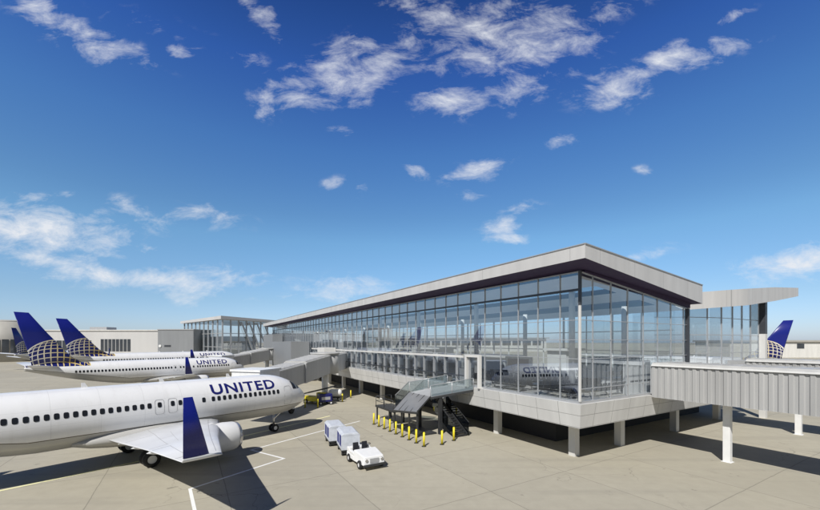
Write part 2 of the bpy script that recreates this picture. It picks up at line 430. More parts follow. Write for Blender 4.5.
def make_airliner(label):
    root = thing('airliner', label, 'airliner', group='airliners parked on the apron')
    # fuselage
    st = [0.02, .08, .18, .32, .5, .75, 1.05, 1.4, 1.8, 2.25, 2.75, 3.3, 3.9, 4.6, 6, 8, 10, 12, 14, 16, 18, 19.5, 20.5, 21.5, 22.5, 23.5, 24.5, 25.5, 26.5, 27.5, 28.5, 29.5, 30.5, 31.3, 31.8, 32]
    n = 56; rings = []
    for s in st:
        w, b, t = prof(s); c, h = (b + t) / 2, (t - b) / 2
        rings.append([(-s, w * math.cos(2 * math.pi * i / n), c + h * math.sin(2 * math.pi * i / n)) for i in range(n)])
    fb = MB(); fb.rings(rings); fb.build('fuselage', M['plane'], root)
    # wing-body fairing
    rg = []
    for k in range(11):
        t = k / 10; s = 9.0 + 9.0 * t; e = math.sin(math.pi * t) ** .6 if 0 < t < 1 else .05
        rg.append([(-s, (1.2 + 1.0 * e) * math.cos(2 * math.pi * i / 20), 2.0 + (.25 + .62 * e) * math.sin(2 * math.pi * i / 20)) for i in range(20)])
    wf = MB(); wf.rings(rg); wf.build('belly_fairing', M['plane'], root)
    # cabin windows, each on its own, on the right side (the side in view)
    stations = [4.05 + .434 * k for k in range(14)] + [10.4, 12.05] + [14.0 + .435 * k for k in range(30)]
    def patch(s, z, hw, hh, off, nn=14, e=.55):
        vs = [surf(s, z, -1, off)]
        for i in range(nn):
            t = 2 * math.pi * i / nn; cx, cz = math.cos(t), math.sin(t)
            vs.append(surf(s + math.copysign(abs(cx) ** e, cx) * hw, z + math.copysign(abs(cz) ** e, cz) * hh, -1, off))
        return vs, [(0, 1 + i, 1 + (i + 1) % nn) for i in range(nn)]
    for s in stations + [12.55, 13.38]:
        z = 4.0 if s < 23 else 4.0 + .004 * (s - 23)
        wb = MB(); wb.add(*patch(s, z, .13, .185, .012), 0, True); wb.build('window', M['cabinwin'], root)
    def outline(s, z, hw, hh, lw, name):
        vs_o, _ = patch(s, z, hw, hh, .010, 24, .35); vs_i, _ = patch(s, z, hw - lw, hh - lw, .010, 24, .35)
        ob = MB(); ob.add(vs_o[1:] + vs_i[1:], [(i, (i + 1) % 24, 24 + (i + 1) % 24, 24 + i) for i in range(24)]); return ob.build(name, M['outline'], root)
    outline(12.55, 3.85, .30, .52, .028, 'emergency_exit'); outline(13.38, 3.85, .30, .52, .028, 'emergency_exit')
    outline(2.95, 3.55, .42, .85, .03, 'service_door')
    outline(6.2, 2.15, .55, .34, .025, 'cargo_door')
    # cockpit windows
    for side in (-1, 1):
        for (s0, s1, za, zb, zc, zd) in ((1.0, 1.62, 4.02, 4.36, 4.66, 4.02), (1.70, 2.25, 4.02, 4.68, 4.72, 4.06)):
            q = [surf(s0, za, side, .012), surf(s1, zd, side, .012), surf(s1, zc, side, .012), surf(s0, zb, side, .012)]
            cb = MB(); gn = 6; vs_ = []
            for i in range(gn + 1):
                for j in range(gn + 1):
                    ti, tj = i / gn, j / gn
                    sA = lerp(s0, s1, ti); zA = lerp(lerp(za, zb, tj), lerp(zd, zc, tj), ti)
                    vs_.append(surf(sA, zA, side, .012))
            cb.add(vs_, [(i * (gn + 1) + j, (i + 1) * (gn + 1) + j, (i + 1) * (gn + 1) + j + 1, i * (gn + 1) + j + 1) for i in range(gn) for j in range(gn)], 0, True); cb.build('cockpit_window', M['cabinwin'], root)
    # lettering wrapped on to the fuselage
    me = text_mesh('UNITED', 1.18, .028)
    bm = bmesh.new(); bm.from_mesh(me)
    for k in range(1, 10):
        bmesh.ops.bisect_plane(bm, geom=bm.verts[:] + bm.edges[:] + bm.faces[:], plane_co=(0, k * .1, 0), plane_no=(0, 1, 0))
    xs = [v.co.x for v in bm.verts]; x0, x1 = min(xs), max(xs)
    for v in bm.verts:
        s = 9.75 - (v.co.x - x0) / (x1 - x0) * 5.5
        w, b, t = prof(s); c, h = (b + t) / 2, (t - b) / 2
        a0 = math.asin((4.34 - c) / h)
        a = a0 + v.co.y * 1.1 / 1.9
        nrm = Vector((0, -math.cos(a), math.sin(a)))
        v.co = Vector((-s, -w * math.cos(a), c + h * math.sin(a))) + nrm * .016
    bmesh.ops.recalc_face_normals(bm, faces=bm.faces)
    bm.to_mesh(me); bm.free(); me.materials.append(M['darkblue'])
    lo = bpy.data.objects.new('lettering', me); COL.objects.link(lo); lo.parent = root
    # registration under the tail windows
    # fin
    fn = MB()
    fn.rings([foil_ring((-25.2, 0, 5.0), (-31.2, 0, 4.7), .10, True), foil_ring((-27.0, 0, 6.3), (-31.45, 0, 6.3), .10, True), foil_ring((-29.6, 0, 9.8), (-32.3, 0, 9.8), .10, True), foil_ring((-31.55, 0, 12.7), (-33.05, 0, 12.75), .09, True)])
    fn.build('tail_fin', M['fin'], root)
    for sx_ in (7.5, 12.5, 17.0):
        an = MB(); z0 = prof(sx_)[2] - .03; an.hexa([(-sx_, -.025, z0), (-sx_, .025, z0), (-sx_ - .35, .025, z0), (-sx_ - .35, -.025, z0)], [(-sx_ - .18, -.012, z0 + .33), (-sx_ - .18, .012, z0 + .33), (-sx_ - .36, .012, z0 + .33), (-sx_ - .36, -.012, z0 + .33)]); an.build('antenna', M['white'], root)
    # stabilisers
    for side in (-1, 1):
        sb = MB(); sb.rings([foil_ring((-28.2, side * .35, 4.75), (-31.3, side * .35, 4.7), .10), foil_ring((-31.0, side * 6.4, 5.35), (-32.4, side * 6.4, 5.35), .09)])
        sb.build('stabiliser', M['wingpaint'], root)
    # wings
    for side in (-1, 1):
        secs = [((-8.9, 1.2, 2.05), (-16.3, 1.2, 2.0), .13), ((-10.6, 4.9, 2.42), (-16.3, 4.9, 2.35), .12), ((-13.0, 10.4, 3.02), (-16.5, 10.4, 3.0), .11), ((-15.25, 15.9, 3.62), (-16.85, 15.9, 3.62), .10)]
        w = MB(); w.rings([foil_ring((a[0], a[1] * side, a[2]), (b[0], b[1] * side, b[2]), t) for a, b, t in secs])
        wo = w.build('wing', M['wingpaint'], root)
        wl = MB()
        def wring(s0, s1, y, z, t): return [Vector((-s0 - (s1 - s0) * x, side * (y + yy * (s1 - s0)), z)) for x, yy in naca(t=t)]
        wl.rings([wring(15.22, 16.86, 15.93, 3.60, .11), wring(15.80, 16.88, 16.10, 3.80, .10)])
        wl.build('winglet_root', M['wingpaint'], wo)
        def wsurf(y, xf, dz=.008):
            for (a0, b0, t0), (a1, b1, t1) in zip(secs, secs[1:]):
                if y <= a1[1] + 1e-6:
                    k = (y - a0[1]) / (a1[1] - a0[1]); le = Vector(a0).lerp(Vector(a1), k); te = Vector(b0).lerp(Vector(b1), k); t = lerp(t0, t1, k)
                    yy = 5 * t * (.2969 * math.sqrt(xf) - .126 * xf - .3516 * xf * xf + .2843 * xf ** 3 - .1015 * xf ** 4)
                    p = le.lerp(te, xf); p.z += yy * (te - le).length + dz; p.y *= side; return p
        gap = MB()
        def wline(ya, xa, yb, xb, wd, nseg=10):
            pts = [wsurf(lerp(ya, yb, i / nseg), lerp(xa, xb, i / nseg)) for i in range(nseg + 1)]
            d = Vector((wd, 0, 0)) if abs(yb - ya) > .5 else Vector((0, wd, 0))
            for p, q in zip(pts, pts[1:]): gap.quad(p, q, q + d, p + d)
        wline(2.2, .70, 4.9, .70, .03); wline(4.9, .70, 10.2, .74, .03); wline(10.9, .74, 14.8, .74, .03); wline(2.4, .13, 15.3, .15, .025, 14)
        for yv in (2.2, 4.9, 10.2, 10.9, 14.8): wline(yv, .72, yv, .97, .03)
        for yv in (5.4, 8.6, 11.8): wline(yv, .02, yv, .14, .025)
        wline(5.2, .55, 9.8, .58, .02); wline(7.5, .56, 7.5, .72, .02)
        gap.build('flap_gap', M['outline'], wo)
        if side < 0:
            wl = MB(); wl.rings([wring(15.88, 16.88, 16.11, 3.805, .10), wring(16.62, 16.97, 16.38, 6.30, .09)])
            wl.build('winglet', M['blue'], wo)
        for y, s0, s1 in ((3.9, 13.4, 16.25), (7.4, 13.8, 16.45), (10.6, 14.3, 16.6)):
            fz = 2.0 + y * .115 - .30
            fr = MB(); fr.lathe_x([(-s0 - (s1 - s0) * k / 8, .20 * math.sin(math.pi * min(.999, max(.03, k / 8))) ** .7 + .01) for k in range(9)], (0, side * y, fz), 12, 0, True, True)
            fr.build('flap_fairing', M['wingpaint'], wo)
        # engine
        ez = 1.58; ey = side * 4.85; en = MB()
        en.lathe_x([(-9.35, .80), (-9.27, .86), (-9.32, .94), (-9.6, 1.02), (-10.3, 1.07), (-11.2, 1.03), (-12.3, .90), (-13.0, .74)], (0, ey, ez), 36)
        eo = en.build('engine', M['nacelle'], root)
        lip = MB(); lip.lathe_x([(-9.42, .79), (-9.25, .85), (-9.24, .90), (-9.30, .962), (-9.48, 1.012)], (0, ey, ez), 36); lip.build('inlet_lip', M['chrome'], eo)
        fan = MB(); fan.lathe_x([(-9.35, .80), (-9.95, .80)], (0, ey, ez), 30)
        fan.lathe_x([(-9.55, .01), (-9.7, .14), (-9.94, .26), (-9.95, .80)], (0, ey, ez), 30); fan.build('fan', M['fan'], eo)
        ex = MB(); ex.lathe_x([(-12.9, .66), (-13.6, .50), (-14.3, .16), (-14.32, .01)], (0, ey, ez), 24); ex.build('exhaust_cone', M['chrome'], eo)
        py = MB(); py.hexa([(-10.4, ey - .16, 2.5), (-10.4, ey + .16, 2.5), (-15.0, ey + .12, 1.95), (-15.0, ey - .12, 1.95)], [(-11.0, ey - .14, 2.72), (-11.0, ey + .14, 2.72), (-15.2, ey + .1, 2.42), (-15.2, ey - .1, 2.42)]); py.build('pylon', M['nacelle'], root)
        # main gear
        mg = MB(); gy = side * 2.6
        mg.cyl((-14.2, gy, .55), (-14.2, gy, 2.2), .12); mg.cyl((-14.2, gy - .45, .55), (-14.2, gy + .45, .55), .07); mg.bar((-14.2, gy, 1.6), (-14.0, gy - side * 1.2, 2.1), .1, .1)
        mo = mg.build('main_gear', M['chrome'], root)
        for dy in (-.36, .36):
            wh = MB(); prf = [(-.17, .28), (-.17, .42), (-.12, .53), (.12, .53), (.17, .42), (.17, .28)]
            wh.rings([[(-14.2 + r * math.cos(2 * math.pi * i / 24), gy + dy + x, .54 + r * math.sin(2 * math.pi * i / 24)) for i in range(24)] for x, r in prf], 0, False, False)
            wh.cyl((-14.2, gy + dy - .13, .54), (-14.2, gy + dy + .13, .54), .29, n=20, m=1)
            wh.build('wheel', [M['rubber'], M['white']], mo)
    ng = MB(); ng.cyl((-3.4, 0, .4), (-3.4, 0, 2.0), .09); ng.cyl((-3.4, -.28, .36), (-3.4, .28, .36), .06); ng.bar((-3.4, 0, 1.2), (-2.4, 0, 1.9), .08, .08)
    no = ng.build('nose_gear', M['chrome'], root)
    for dy in (-.24, .24):
        wh = MB(); prf = [(-.10, .18), (-.10, .28), (-.06, .36), (.06, .36), (.10, .28), (.10, .18)]
        wh.rings([[(-3.4 + r * math.cos(2 * math.pi * i / 20), dy + x, .365 + r * math.sin(2 * math.pi * i / 20)) for i in range(20)] for x, r in prf], 0, False, False)
        wh.cyl((-3.4, dy - .08, .365), (-3.4, dy + .08, .365), .185, n=16, m=1)
        wh.build('wheel', [M['rubber'], M['white']], no)
    return root

pl = make_airliner('white airliner parked closest, blue winglet raised over the apron, nose by the yellow equipment')
HEAD = math.atan2(.772, .636)
pl.location = (-10.8, 38.3, 0); pl.rotation_euler[2] = HEAD
def put_plane(x, y, ang, label, skip=()):
    c = copy_tree(pl, None, skip)
    c.location = (x, y, 0); c.rotation_euler[2] = ang; c['label'] = label; return c
put_plane(-34.5, 78, HEAD, 'white airliner directly behind the nearest one, with the tallest blue fin and gold globe')
put_plane(-51.5, 113.5, R(52), 'white airliner in the third line, its smaller dark blue fin overlapping the one before it').scale = (1.24, 1.1, 1.07)
put_plane(-121, 144, R(95), 'distant airliner showing only a dark fin behind the tallest blue tail', skip=('window', 'emergency_exit', 'service_door', 'cargo_door'))
put_plane(43.8, 85.5, R(157), 'airliner behind the right pavilion, only its blue tail and globe in view', skip=('window', 'emergency_exit', 'service_door', 'cargo_door'))

# ------------------------------------------------------------------ terminal (local frame: x = depth behind long facade, y = along it)
T = thing('terminal_building', 'long glazed terminal pier with sharp overhanging grey roof corner raised on columns', 'terminal', (GX, GY, 0), TH)
def tw(b, a, z=0):
    c, s = math.cos(TH), math.sin(TH)
    return Vector((GX + c * b - s * a, GY + s * b + c * a, z))
A1 = 108.0; B1 = 15.0
FL, SB, GT = 4.37, 2.61, 13.33
gtop = lambda b: GT + (11.50 - GT) * b / B1
# roof
P = [(-1.97, -1.73, 14.50, 13.64), (16.0, -.8, 13.47, 11.86), (16.0, 111, 13.47, 11.86), (-1.97, 111, 14.35, 13.45)]
def lay(b_, a_, top):
    """height of the roof layer at plan point (b, a)"""
    i = 2 if top else 3
    tb = (b_ + 1.97) / 17.97; ta = (a_ + 1.5) / 112.5
    return lerp(lerp(P[0][i], P[1][i], tb), lerp(P[3][i], P[2][i], tb), ta)
STRIPS = [(None, 3.6), (6.4, 9.6), (12.2, None)]; ADDED_LIGHTS = [(3.6, 6.4), (9.6, 12.2)]  # openings added in the unseen roof to brighten the hall
def strips(mb, fn, amin, amax, inset=0.0):
    """sheet with two long rooflight openings left out to let light in"""
    def ap(b_, far): return amax if far else (lerp(-1.73, -.8, (b_ + 1.97) / 17.97) if amin is None else amin) + (inset if amin is None else 0)
    ed = [(x if x is not None else B0, y if y is not None else B1x) for x, y in STRIPS for B0, B1x in ((BLO, BHI),)]
    for x, y in ed: mb.quad((x, ap(x, 0), fn(x, ap(x, 0))), (y, ap(y, 0), fn(y, ap(y, 0))), (y, amax, fn(y, amax)), (x, amax, fn(x, amax)))
    for x, y in ADDED_LIGHTS:
        mb.quad((x, ap(x, 0), fn(x, ap(x, 0))), (y, ap(y, 0), fn(y, ap(y, 0))), (y, 1.2, fn(y, 1.2)), (x, 1.2, fn(x, 1.2)))
        mb.quad((x, 106, fn(x, 106)), (y, 106, fn(y, 106)), (y, amax, fn(y, amax)), (x, amax, fn(x, amax)))
BLO, BHI = -1.75, 15.8
r_ = MB(); strips(r_, lambda b_, a_: lay(b_, a_, True) - .06, None, 110.8, .2); r_.build('roof', M['roofgrey'], T)
for x, y in ADDED_LIGHTS:  # glazing over the added openings that light the hall
    for k in range(12):
        a0_, a1_ = 1.2 + k * 8.73, 1.2 + (k + 1) * 8.73
        gq = MB(); gq.quad((x, a0_, lay(x, a0_, True) - .05), (y, a0_, lay(y, a0_, True) - .05), (y, a1_, lay(y, a1_, True) - .05), (x, a1_, lay(x, a1_, True) - .05)); gq.build('added_rooflight', M['glassback'], T)
f_ = MB()
for i in range(4):
    p, q = P[i], P[(i + 1) % 4]
    f_.quad((p[0], p[1], p[3]), (q[0], q[1], q[3]), (q[0], q[1], q[2]), (p[0], p[1], p[2]))
cx, cy = 6.5, 54
ins = [(p[0] + (.35 if i in (0, 3) else -.35), p[1] + (.35 if i < 2 else -.35)) for i, p in enumerate(P)]
for i in range(4):
    j = (i + 1) % 4; p, q = P[i], P[j]
    f_.quad((p[0], p[1], p[2]), (q[0], q[1], q[2]), (*ins[j], q[2]), (*ins[i], p[2]))
f_.build('fascia', M['fascia'], T)
BLO, BHI = -1.96, 15.99
s_ = MB(); strips(s_, lambda b_, a_: lay(b_, a_, False) + .004, None, 110.99, .01); s_.build('soffit', M['soffit'], T)
hd = MB(); hd.hexa([(.35, -.16, 13.25), (B1 + .3, -.16, 11.49), (B1 + .3, .3, 11.49), (.35, .3, 13.25)], [(.35, -.16, 13.36), (B1 + .3, -.16, 11.99), (B1 + .3, .3, 11.98), (.35, .3, 13.35)]); hd.build('header', M['soffit'], T)
edge = MB()
for i in range(2):
    p, q = P[(3, 0)[i]], P[(0, 1)[i]]
    edge.bar((p[0], p[1], p[2] + .03), (q[0], q[1], q[2] + .03), .10, .06)
edge.build('roof_edge', M['alu'], T)
BLO, BHI = .25, B1 + .4
c_ = MB(); strips(c_, lambda b_, a_: lerp(13.1, 11.35, (b_ - .25) / 15.15), .25, A1 - .2); c_.build('ceiling', M['ceiling'], T)
# raised slab
sl = MB()
def slab_ring(o, z): return [(-o, -o, z), (31.0, -o, z), (31.0, 20, z), (B1 + 1, 20, z), (B1 + 1, A1 + .5, z), (-o, A1 + .5, z)]
sl.hexa(slab_ring(0, SB), slab_ring(.28, FL - .06)); sl.build('slab', M['slab'], T)
fl_ = MB(); fl_.quad((.1, .1, FL), (B1 + .9, .1, FL), (B1 + .9, A1, FL), (.1, A1, FL)); fl_.build('hall_floor', M['carpet'], T)
sill = MB(); sill.box(-.12, .10, -.12, A1, FL - .058, FL + .10); sill.box(.102, B1, -.12, .10, FL - .058, FL + .10); sill.build('sill', M['alu'], T)
for k in range(14):
    col = MB(); col.box(1.78, 2.32, 1.65 + 8 * k, 2.19 + 8 * k, 0, SB + .01); col.build('column', M['offwhite'], T)
for b, a in ((7.8, 1.8), (17.1, 1.9), (27.3, 2.3)):
    col = MB(); col.box(b - .28, b + .28, a - .28, a + .28, 0, SB + .01); col.build('column', M['offwhite'], T)
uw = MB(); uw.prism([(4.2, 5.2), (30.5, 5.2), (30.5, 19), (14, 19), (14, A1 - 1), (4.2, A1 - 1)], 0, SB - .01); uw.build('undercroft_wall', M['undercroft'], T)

def bay(p0, p1, z0, t0, t1, zs, nrm, first=False, dark_z=None, gm='glass'):
    """one glazed bay between ground points p0, p1 with its own frame"""
    p0, p1 = Vector(p0), Vector(p1)
    gl = MB(); gl.quad((p0.x, p0.y, z0), (p1.x, p1.y, z0), (p1.x, p1.y, t1), (p0.x, p0.y, t0))
    go = gl.build('window', M[gm], T)
    fr = MB(); o = Vector(nrm) * .03
    d = (p1 - p0).normalized()
    fr.bar((p1.x + o.x, p1.y + o.y, z0), (p1.x + o.x, p1.y + o.y, t1 - .02), .035 if nrm[0] else .04, .10)
    if first: fr.bar((p0.x + o.x, p0.y + o.y, z0), (p0.x + o.x, p0.y + o.y, t0 - .02), .12, .16)
    a, b = p0 + d * .045, p1 - d * .045
    for z in zs:
        k = .035
        fr.bar((a.x + o.x, a.y + o.y, z), (b.x + o.x, b.y + o.y, z), .07, .04)
    fr.bar((a.x + o.x, a.y + o.y, t0 - .06), (b.x + o.x, b.y + o.y, t1 - .06), .10, .07)
    fr.build('frame', M['alu'], go)
    if dark_z:
        db = MB(); db.bar((p0.x + o.x * 3.4, p0.y + o.y * 3.4, dark_z), (p1.x + o.x * 3.4, p1.y + o.y * 3.4, dark_z), .06, .16); db.build('transom', M['darkalu'], go)
ys = [0, 1.54] + [1.54 + 1.96 * k for k in range(1, 55) if 1.54 + 1.96 * k < A1 - 1]
for i in range(len(ys) - 1):
    bay((0, ys[i]), (0, ys[i + 1]), FL + .1, GT, GT, (7.35, 8.65, 10.0), (-1, 0), i == 0, 12.05)
xs = [0.13, 1.40] + [1.40 + 2.16 * k for k in range(1, 7)] + [15.0]
for i in range(len(xs) - 1):
    bay((xs[i], 0), (xs[i + 1], 0), FL + .1, gtop(xs[i]), gtop(xs[i + 1]), (5.3, 7.35, 8.65, 10.0), (0, -1))
for i in range(len(xs) - 1):
    za, zb = gtop(xs[i]) - .75, gtop(xs[i + 1]) - .75
cp = MB(); cp.bar((-.06, -.06, FL), (-.06, -.06, 11.0), .12, .12); cp.build('corner_post', M['offwhite'], T)
cp = MB(); cp.bar((-.06, -.06, 11.0), (-.06, -.06, GT), .16, .16); cp.build('corner_post', M['darkalu'], T)
cp = MB(); cp.bar((B1, -.06, FL), (B1, -.06, 11.45), .30, .20); cp.build('corner_post', M['darkalu'], T)
# back and end walls
bw = MB(); bw.box(B1 + .5, B1 + .8, 1.2, A1, FL, 5.4); bw.build('back_wall', M['inwall'], T)
for k in range(18):
    y0, y1 = 1.2 + k * 5.9, 1.2 + (k + 1) * 5.9
    gb = MB(); gb.quad((B1 + .65, y0, 5.4), (B1 + .65, y1, 5.4), (B1 + .65, y1, 11.4), (B1 + .65, y0, 11.4))
    go = gb.build('back_window', M['glassback'], T)
    fr = MB(); fr.bar((B1 + .6, y1, 5.4), (B1 + .6, y1, 11.4), .16, .2); fr.bar((B1 + .6, y0 + 2.95, 5.4), (B1 + .6, y0 + 2.95, 11.4), .08, .12); fr.bar((B1 + .6, y0 + .11, 7.6), (B1 + .6, y1 - .11, 7.6), .1, .1); fr.bar((B1 + .6, y0 + .11, 9.6), (B1 + .6, y1 - .11, 9.6), .1, .1); fr.build('frame', M['white'], go)
ew = MB(); ew.box(.2, B1 + .4, A1 - .3, A1, FL, 11.3); ew.build('end_wall', M['inwall'], T)
# hall columns and bulkheads
for k in range(9):
    hc = MB(); hc.cyl((4.0, 3.5 + 11.7 * k, FL), (4.0, 3.5 + 11.7 * k, 12.55), .24, n=18); hc.build('hall_column', M['white'], T)
    hc = MB(); hc.cyl((11.5, 3.5 + 11.7 * k, FL), (11.5, 3.5 + 11.7 * k, 11.75), .24, n=18); hc.build('hall_column', M['white'], T)
for (x0, x1, y0, y1, z1, m) in ((10.0, 12.4, 8.5, 10.8, 7.6, 'inwall'), (9.5, 13.2, 17.0, 23.5, 6.6, 'inwall'), (9, 13.0, 31, 36, 7.4, 'inwall'), (9.5, 13.2, 45, 54, 6.8, 'inwall'), (7, 13, 64, 75, 8.2, 'inwall'), (7, 13, 84, 98, 8.0, 'midgrey')):
    kb = MB(); kb.box(x0, x1, y0, y1, FL + .005, z1); kb.box(x0 - .3, x1 + .3, y0 - .3, y1 + .3, z1 + .002, z1 + .25); kb.build('kiosk', M[m], T)
# white storefront framing at the gate lounges along the foot of the long facade
for k in range(4, 32):
    y = ys[k + 2]
    if y > 62: break
    pf = MB(); pf.box(-.24, -.12, y - .045, y + .045, FL - .05, 7.0)
    pf.build('lounge_post', M['alu'], T)
lb = MB(); lb.box(-.30, -.11, 12.2, 62.5, 7.002, 7.22); lb.build('lounge_beam', M['offwhite'], T)
lb = MB(); lb.box(-.27, -.13, 12.2, 62.5, 5.25, 5.32); lb.build('lounge_rail', M['darkalu'], T)
rnd = random.Random(3)
y = 12.6
while y < 60:
    L_ = rnd.uniform(.8, 2.6); h_ = rnd.uniform(.9, 2.1); x0 = rnd.uniform(.5, 1.0)
    if rnd.random() < .8:
        c0 = MB(); c0.box(x0 - .5 + .35, x0 - .5 + .62, y, y + L_, FL + .003, FL + h_); c0.build('display_counter', M[rnd.choice(['steel', 'darkalu', 'greypanel', 'blackseat', 'wood', 'midgrey'])], T)
    y += L_ + rnd.uniform(.15, .8)
pt = MB(); pt.box(-.42, -.12, 9.7, 9.95, FL - .05, 7.1); pt.box(-.42, -.12, 11.5, 11.75, FL - .05, 7.1); pt.box(-.42, -.12, 9.7, 11.75, 7.102, 7.32); pt.build('portal', M['offwhite'], T)
# gate house block on the long facade, far down
gh = MB(); gh.box(-4.2, -.35, 64, 84, SB - .3, 8.6); gh.build('gate_house', M['greypanel'], T)
gh = MB(); gh.box(-3.0, -.36, 90, 104, SB - .3, 10.6); gh.build('gate_house', M['greypanel'], T)
gh = MB(); gh.box(-2.4, -.35, 47.5, 51.5, FL - .4, 7.5); gh.build('gate_house', M['offwhite'], T)
dw = MB(); dw.box(-2.46, -2.405, 48.6, 49.6, FL, 6.7); dw.build('gate_door', M['darkalu'], T)

# ------------------------------------------------------------------ seats in the hall
def make_bench():
    o = thing('seat_row', 'x', 'seating', group='black seat rows in the terminal hall')
    fr = MB(); fr.box(-.06, .06, -1.9, 1.9, .34, .40)
    for y in (-1.5, 1.5): fr.box(-.05, .05, y - .04, y + .04, .03, .338); fr.box(-.35, .35, y - .04, y + .04, 0, .028)
    fr.build('seat_frame', M['chrome'], o)
    for k in range(6):
        y = -1.58 + k * .63
        s = MB(); s.box(-.25, .27, y - .27, y + .27, .402, .48); s.build('seat', M['blackseat'], o, bevel=.02)
        b = MB(); b.hexa([(.27, y - .27, .485), (.34, y - .27, .485), (.34, y + .27, .485), (.27, y + .27, .485)], [(.44, y - .25, 1.02), (.49, y - .25, 1.02), (.49, y + .25, 1.02), (.44, y + .25, 1.02)]); b.build('backrest', M['blackseat'], o, bevel=.015)
    return o
b0 = make_bench(); cnt = 0
ORD = ['first', 'second', 'third', 'fourth', 'fifth', 'sixth', 'seventh', 'eighth', 'ninth', 'tenth', 'eleventh', 'twelfth']
for j in range(8):
    for i, (xb, rz) in enumerate(((1.15, 0), (2.6, math.pi))):
        o = b0 if cnt == 0 else copy_tree(b0)
        cnt += 1
        o.location = tw(xb, 3.0 + j * 4.9, FL); o.rotation_euler[2] = TH + rz
        o['label'] = 'black seat row %s the long glazing, %s from the building corner' % (('right behind', 'one row in from')[i], ORD[j])
for j in range(4):
    for i, xb in enumerate((4.9, 7.4)):
        o = copy_tree(b0); o.location = tw(xb, 5.2 + j * 4.6, FL); o.rotation_euler[2] = TH + (0, math.pi)[i]
        o['label'] = 'black seat row %s, %s from the short end glazing' % (('beside the hall columns', 'mid-hall clear of the columns')[i], ORD[j])
for j in range(3):
    o = copy_tree(b0); o.location = tw(4.6 + j * 4.3, 3.1, FL); o.rotation_euler[2] = TH + math.pi / 2
    o['label'] = 'black seat row facing the end-glazing seats, %s from the roof corner' % ORD[j]
for j in range(3):
    o = copy_tree(b0); o.location = tw(5.2 + j * 4.3, 1.3, FL); o.rotation_euler[2] = TH - math.pi / 2
    o['label'] = 'black seat row behind the short end glazing, %s from the roof corner' % ORD[j]

def make_desk():
    o = thing('gate_desk', 'x', 'counter', group='gate desks in the terminal hall')
    d = MB(); d.box(-.45, .45, -1.6, 1.6, 0, 1.02); d.build('desk_body', M['white'], o, bevel=.03)
    d = MB(); d.box(-.55, .55, -1.7, 1.7, 1.022, 1.08); d.build('desk_top', M['darkalu'], o)
    for y in (-.8, .8):
        d = MB(); d.box(-.05, .05, y - .05, y + .05, 1.08, 1.3); d.box(-.03, .03, y - .3, y + .3, 1.3, 1.66); d.build('monitor', M['steel'], o)
    d = MB(); d.box(1.6, 1.75, -1.9, 1.9, 0, 2.6); d.build('back_panel', M['inwall'], o)
    d = MB(); d.box(1.585, 1.598, -1.5, 1.5, 1.5, 2.3); d.build('display_panel', M['darkblue'], o)
    return o
dk0 = make_desk()
for k, (b_, a_, rz, lab) in enumerate(((8.8, 2.6, -math.pi / 2, 'white gate desk behind the short end glazing, by the jet bridge'), (6.6, 13.2, 0, 'white gate desk in the hall behind the white portal'), (6.6, 26.5, 0, 'white gate desk in the hall behind the stair landing'), (6.6, 40.0, 0, 'white gate desk in the hall beside the nearest jet bridge link'), (6.6, 56.0, 0, 'white gate desk deep in the pier past the nearest jet bridge link'))):
    o = dk0 if k == 0 else copy_tree(dk0); o.location = tw(b_, a_, FL + .002); o.rotation_euler[2] = TH + rz; o['label'] = lab

# ------------------------------------------------------------------ right pavilion (continues the short side)
PV = thing('glazed_pavilion', 'glazed pavilion with curved fascia and thin rising roof tip right of the terminal', 'pavilion', (GX, GY, 0), TH)
plan = [(16.2, 4.0), (17.5, 2.7), (19, 1.7), (21, .85), (23, .35), (25, .1), (28, .1), (32.5, .1), (36.5, .1), (40.2, .1)]
def pz(b):
    pts = [(16, 11.4, 12.95), (25, 12.15, 13.8), (32.5, 13.0, 14.5), (40.2, 14.0, 15.0)]
    for (b0_, l0, h0), (b1_, l1, h1) in zip(pts, pts[1:]):
        if b <= b1_: t = (b - b0_) / (b1_ - b0_); return lerp(l0, l1, t), lerp(h0, h1, t)
    return pts[-1][1:]
def pvpart(name, mb, m): return mb.build(name, M[m], PV)
fa = MB(); rf = MB(); so = MB(); BK = 14
for (p, q) in zip(plan, plan[1:]):
    l0, h0 = pz(p[0]); l1, h1 = pz(q[0])
    fa.add([(p[0], p[1] - 1.2, l0), (q[0], q[1] - 1.2, l1), (q[0], q[1] - 1.2, h1), (p[0], p[1] - 1.2, h0)], [(0, 1, 2, 3)], 0, q[0] <= 25)
    rf.quad((p[0], p[1] - 1.19, h0 - .01), (q[0], q[1] - 1.19, h1 - .01), (q[0], BK, h1 - .01), (p[0], BK, h0 - .01))
    so.quad((p[0], p[1] - 1.19, l0 + .01), (q[0], q[1] - 1.19, l1 + .01), (q[0], BK, l1 + .01), (p[0], BK, l0 + .01))
l1, h1 = pz(40.2); fa.quad((40.2, -1.1, l1), (40.2, BK, l1), (40.2, BK, h1), (40.2, -1.1, h1))
pvpart('fascia', fa, 'fascia'); pvpart('roof', rf, 'roofgrey'); pvpart('soffit', so, 'midgrey')
gb = [(16.3, 3.3), (18.6, 1.5), (20.8, .7), (23, .35), (25.3, .25), (27.7, .25), (30, .25), (32.3, .25)]
for p, q in zip(gb, gb[1:]):
    l0, l1 = pz(p[0])[0], pz(q[0])[0]
    wn = MB(); wn.quad((*p, FL), (*q, FL), (*q, l1), (*p, l0)); wo = wn.build('window', M['glass'], PV)
    fr = MB(); fr.bar((q[0], q[1] - .03, FL), (q[0], q[1] - .03, l1), .09, .14)
    for z in (7.4, 9.2, 10.9): fr.bar((*p, z), (*q, z), .08, .06)
    fr.build('frame', M['alu'], wo)
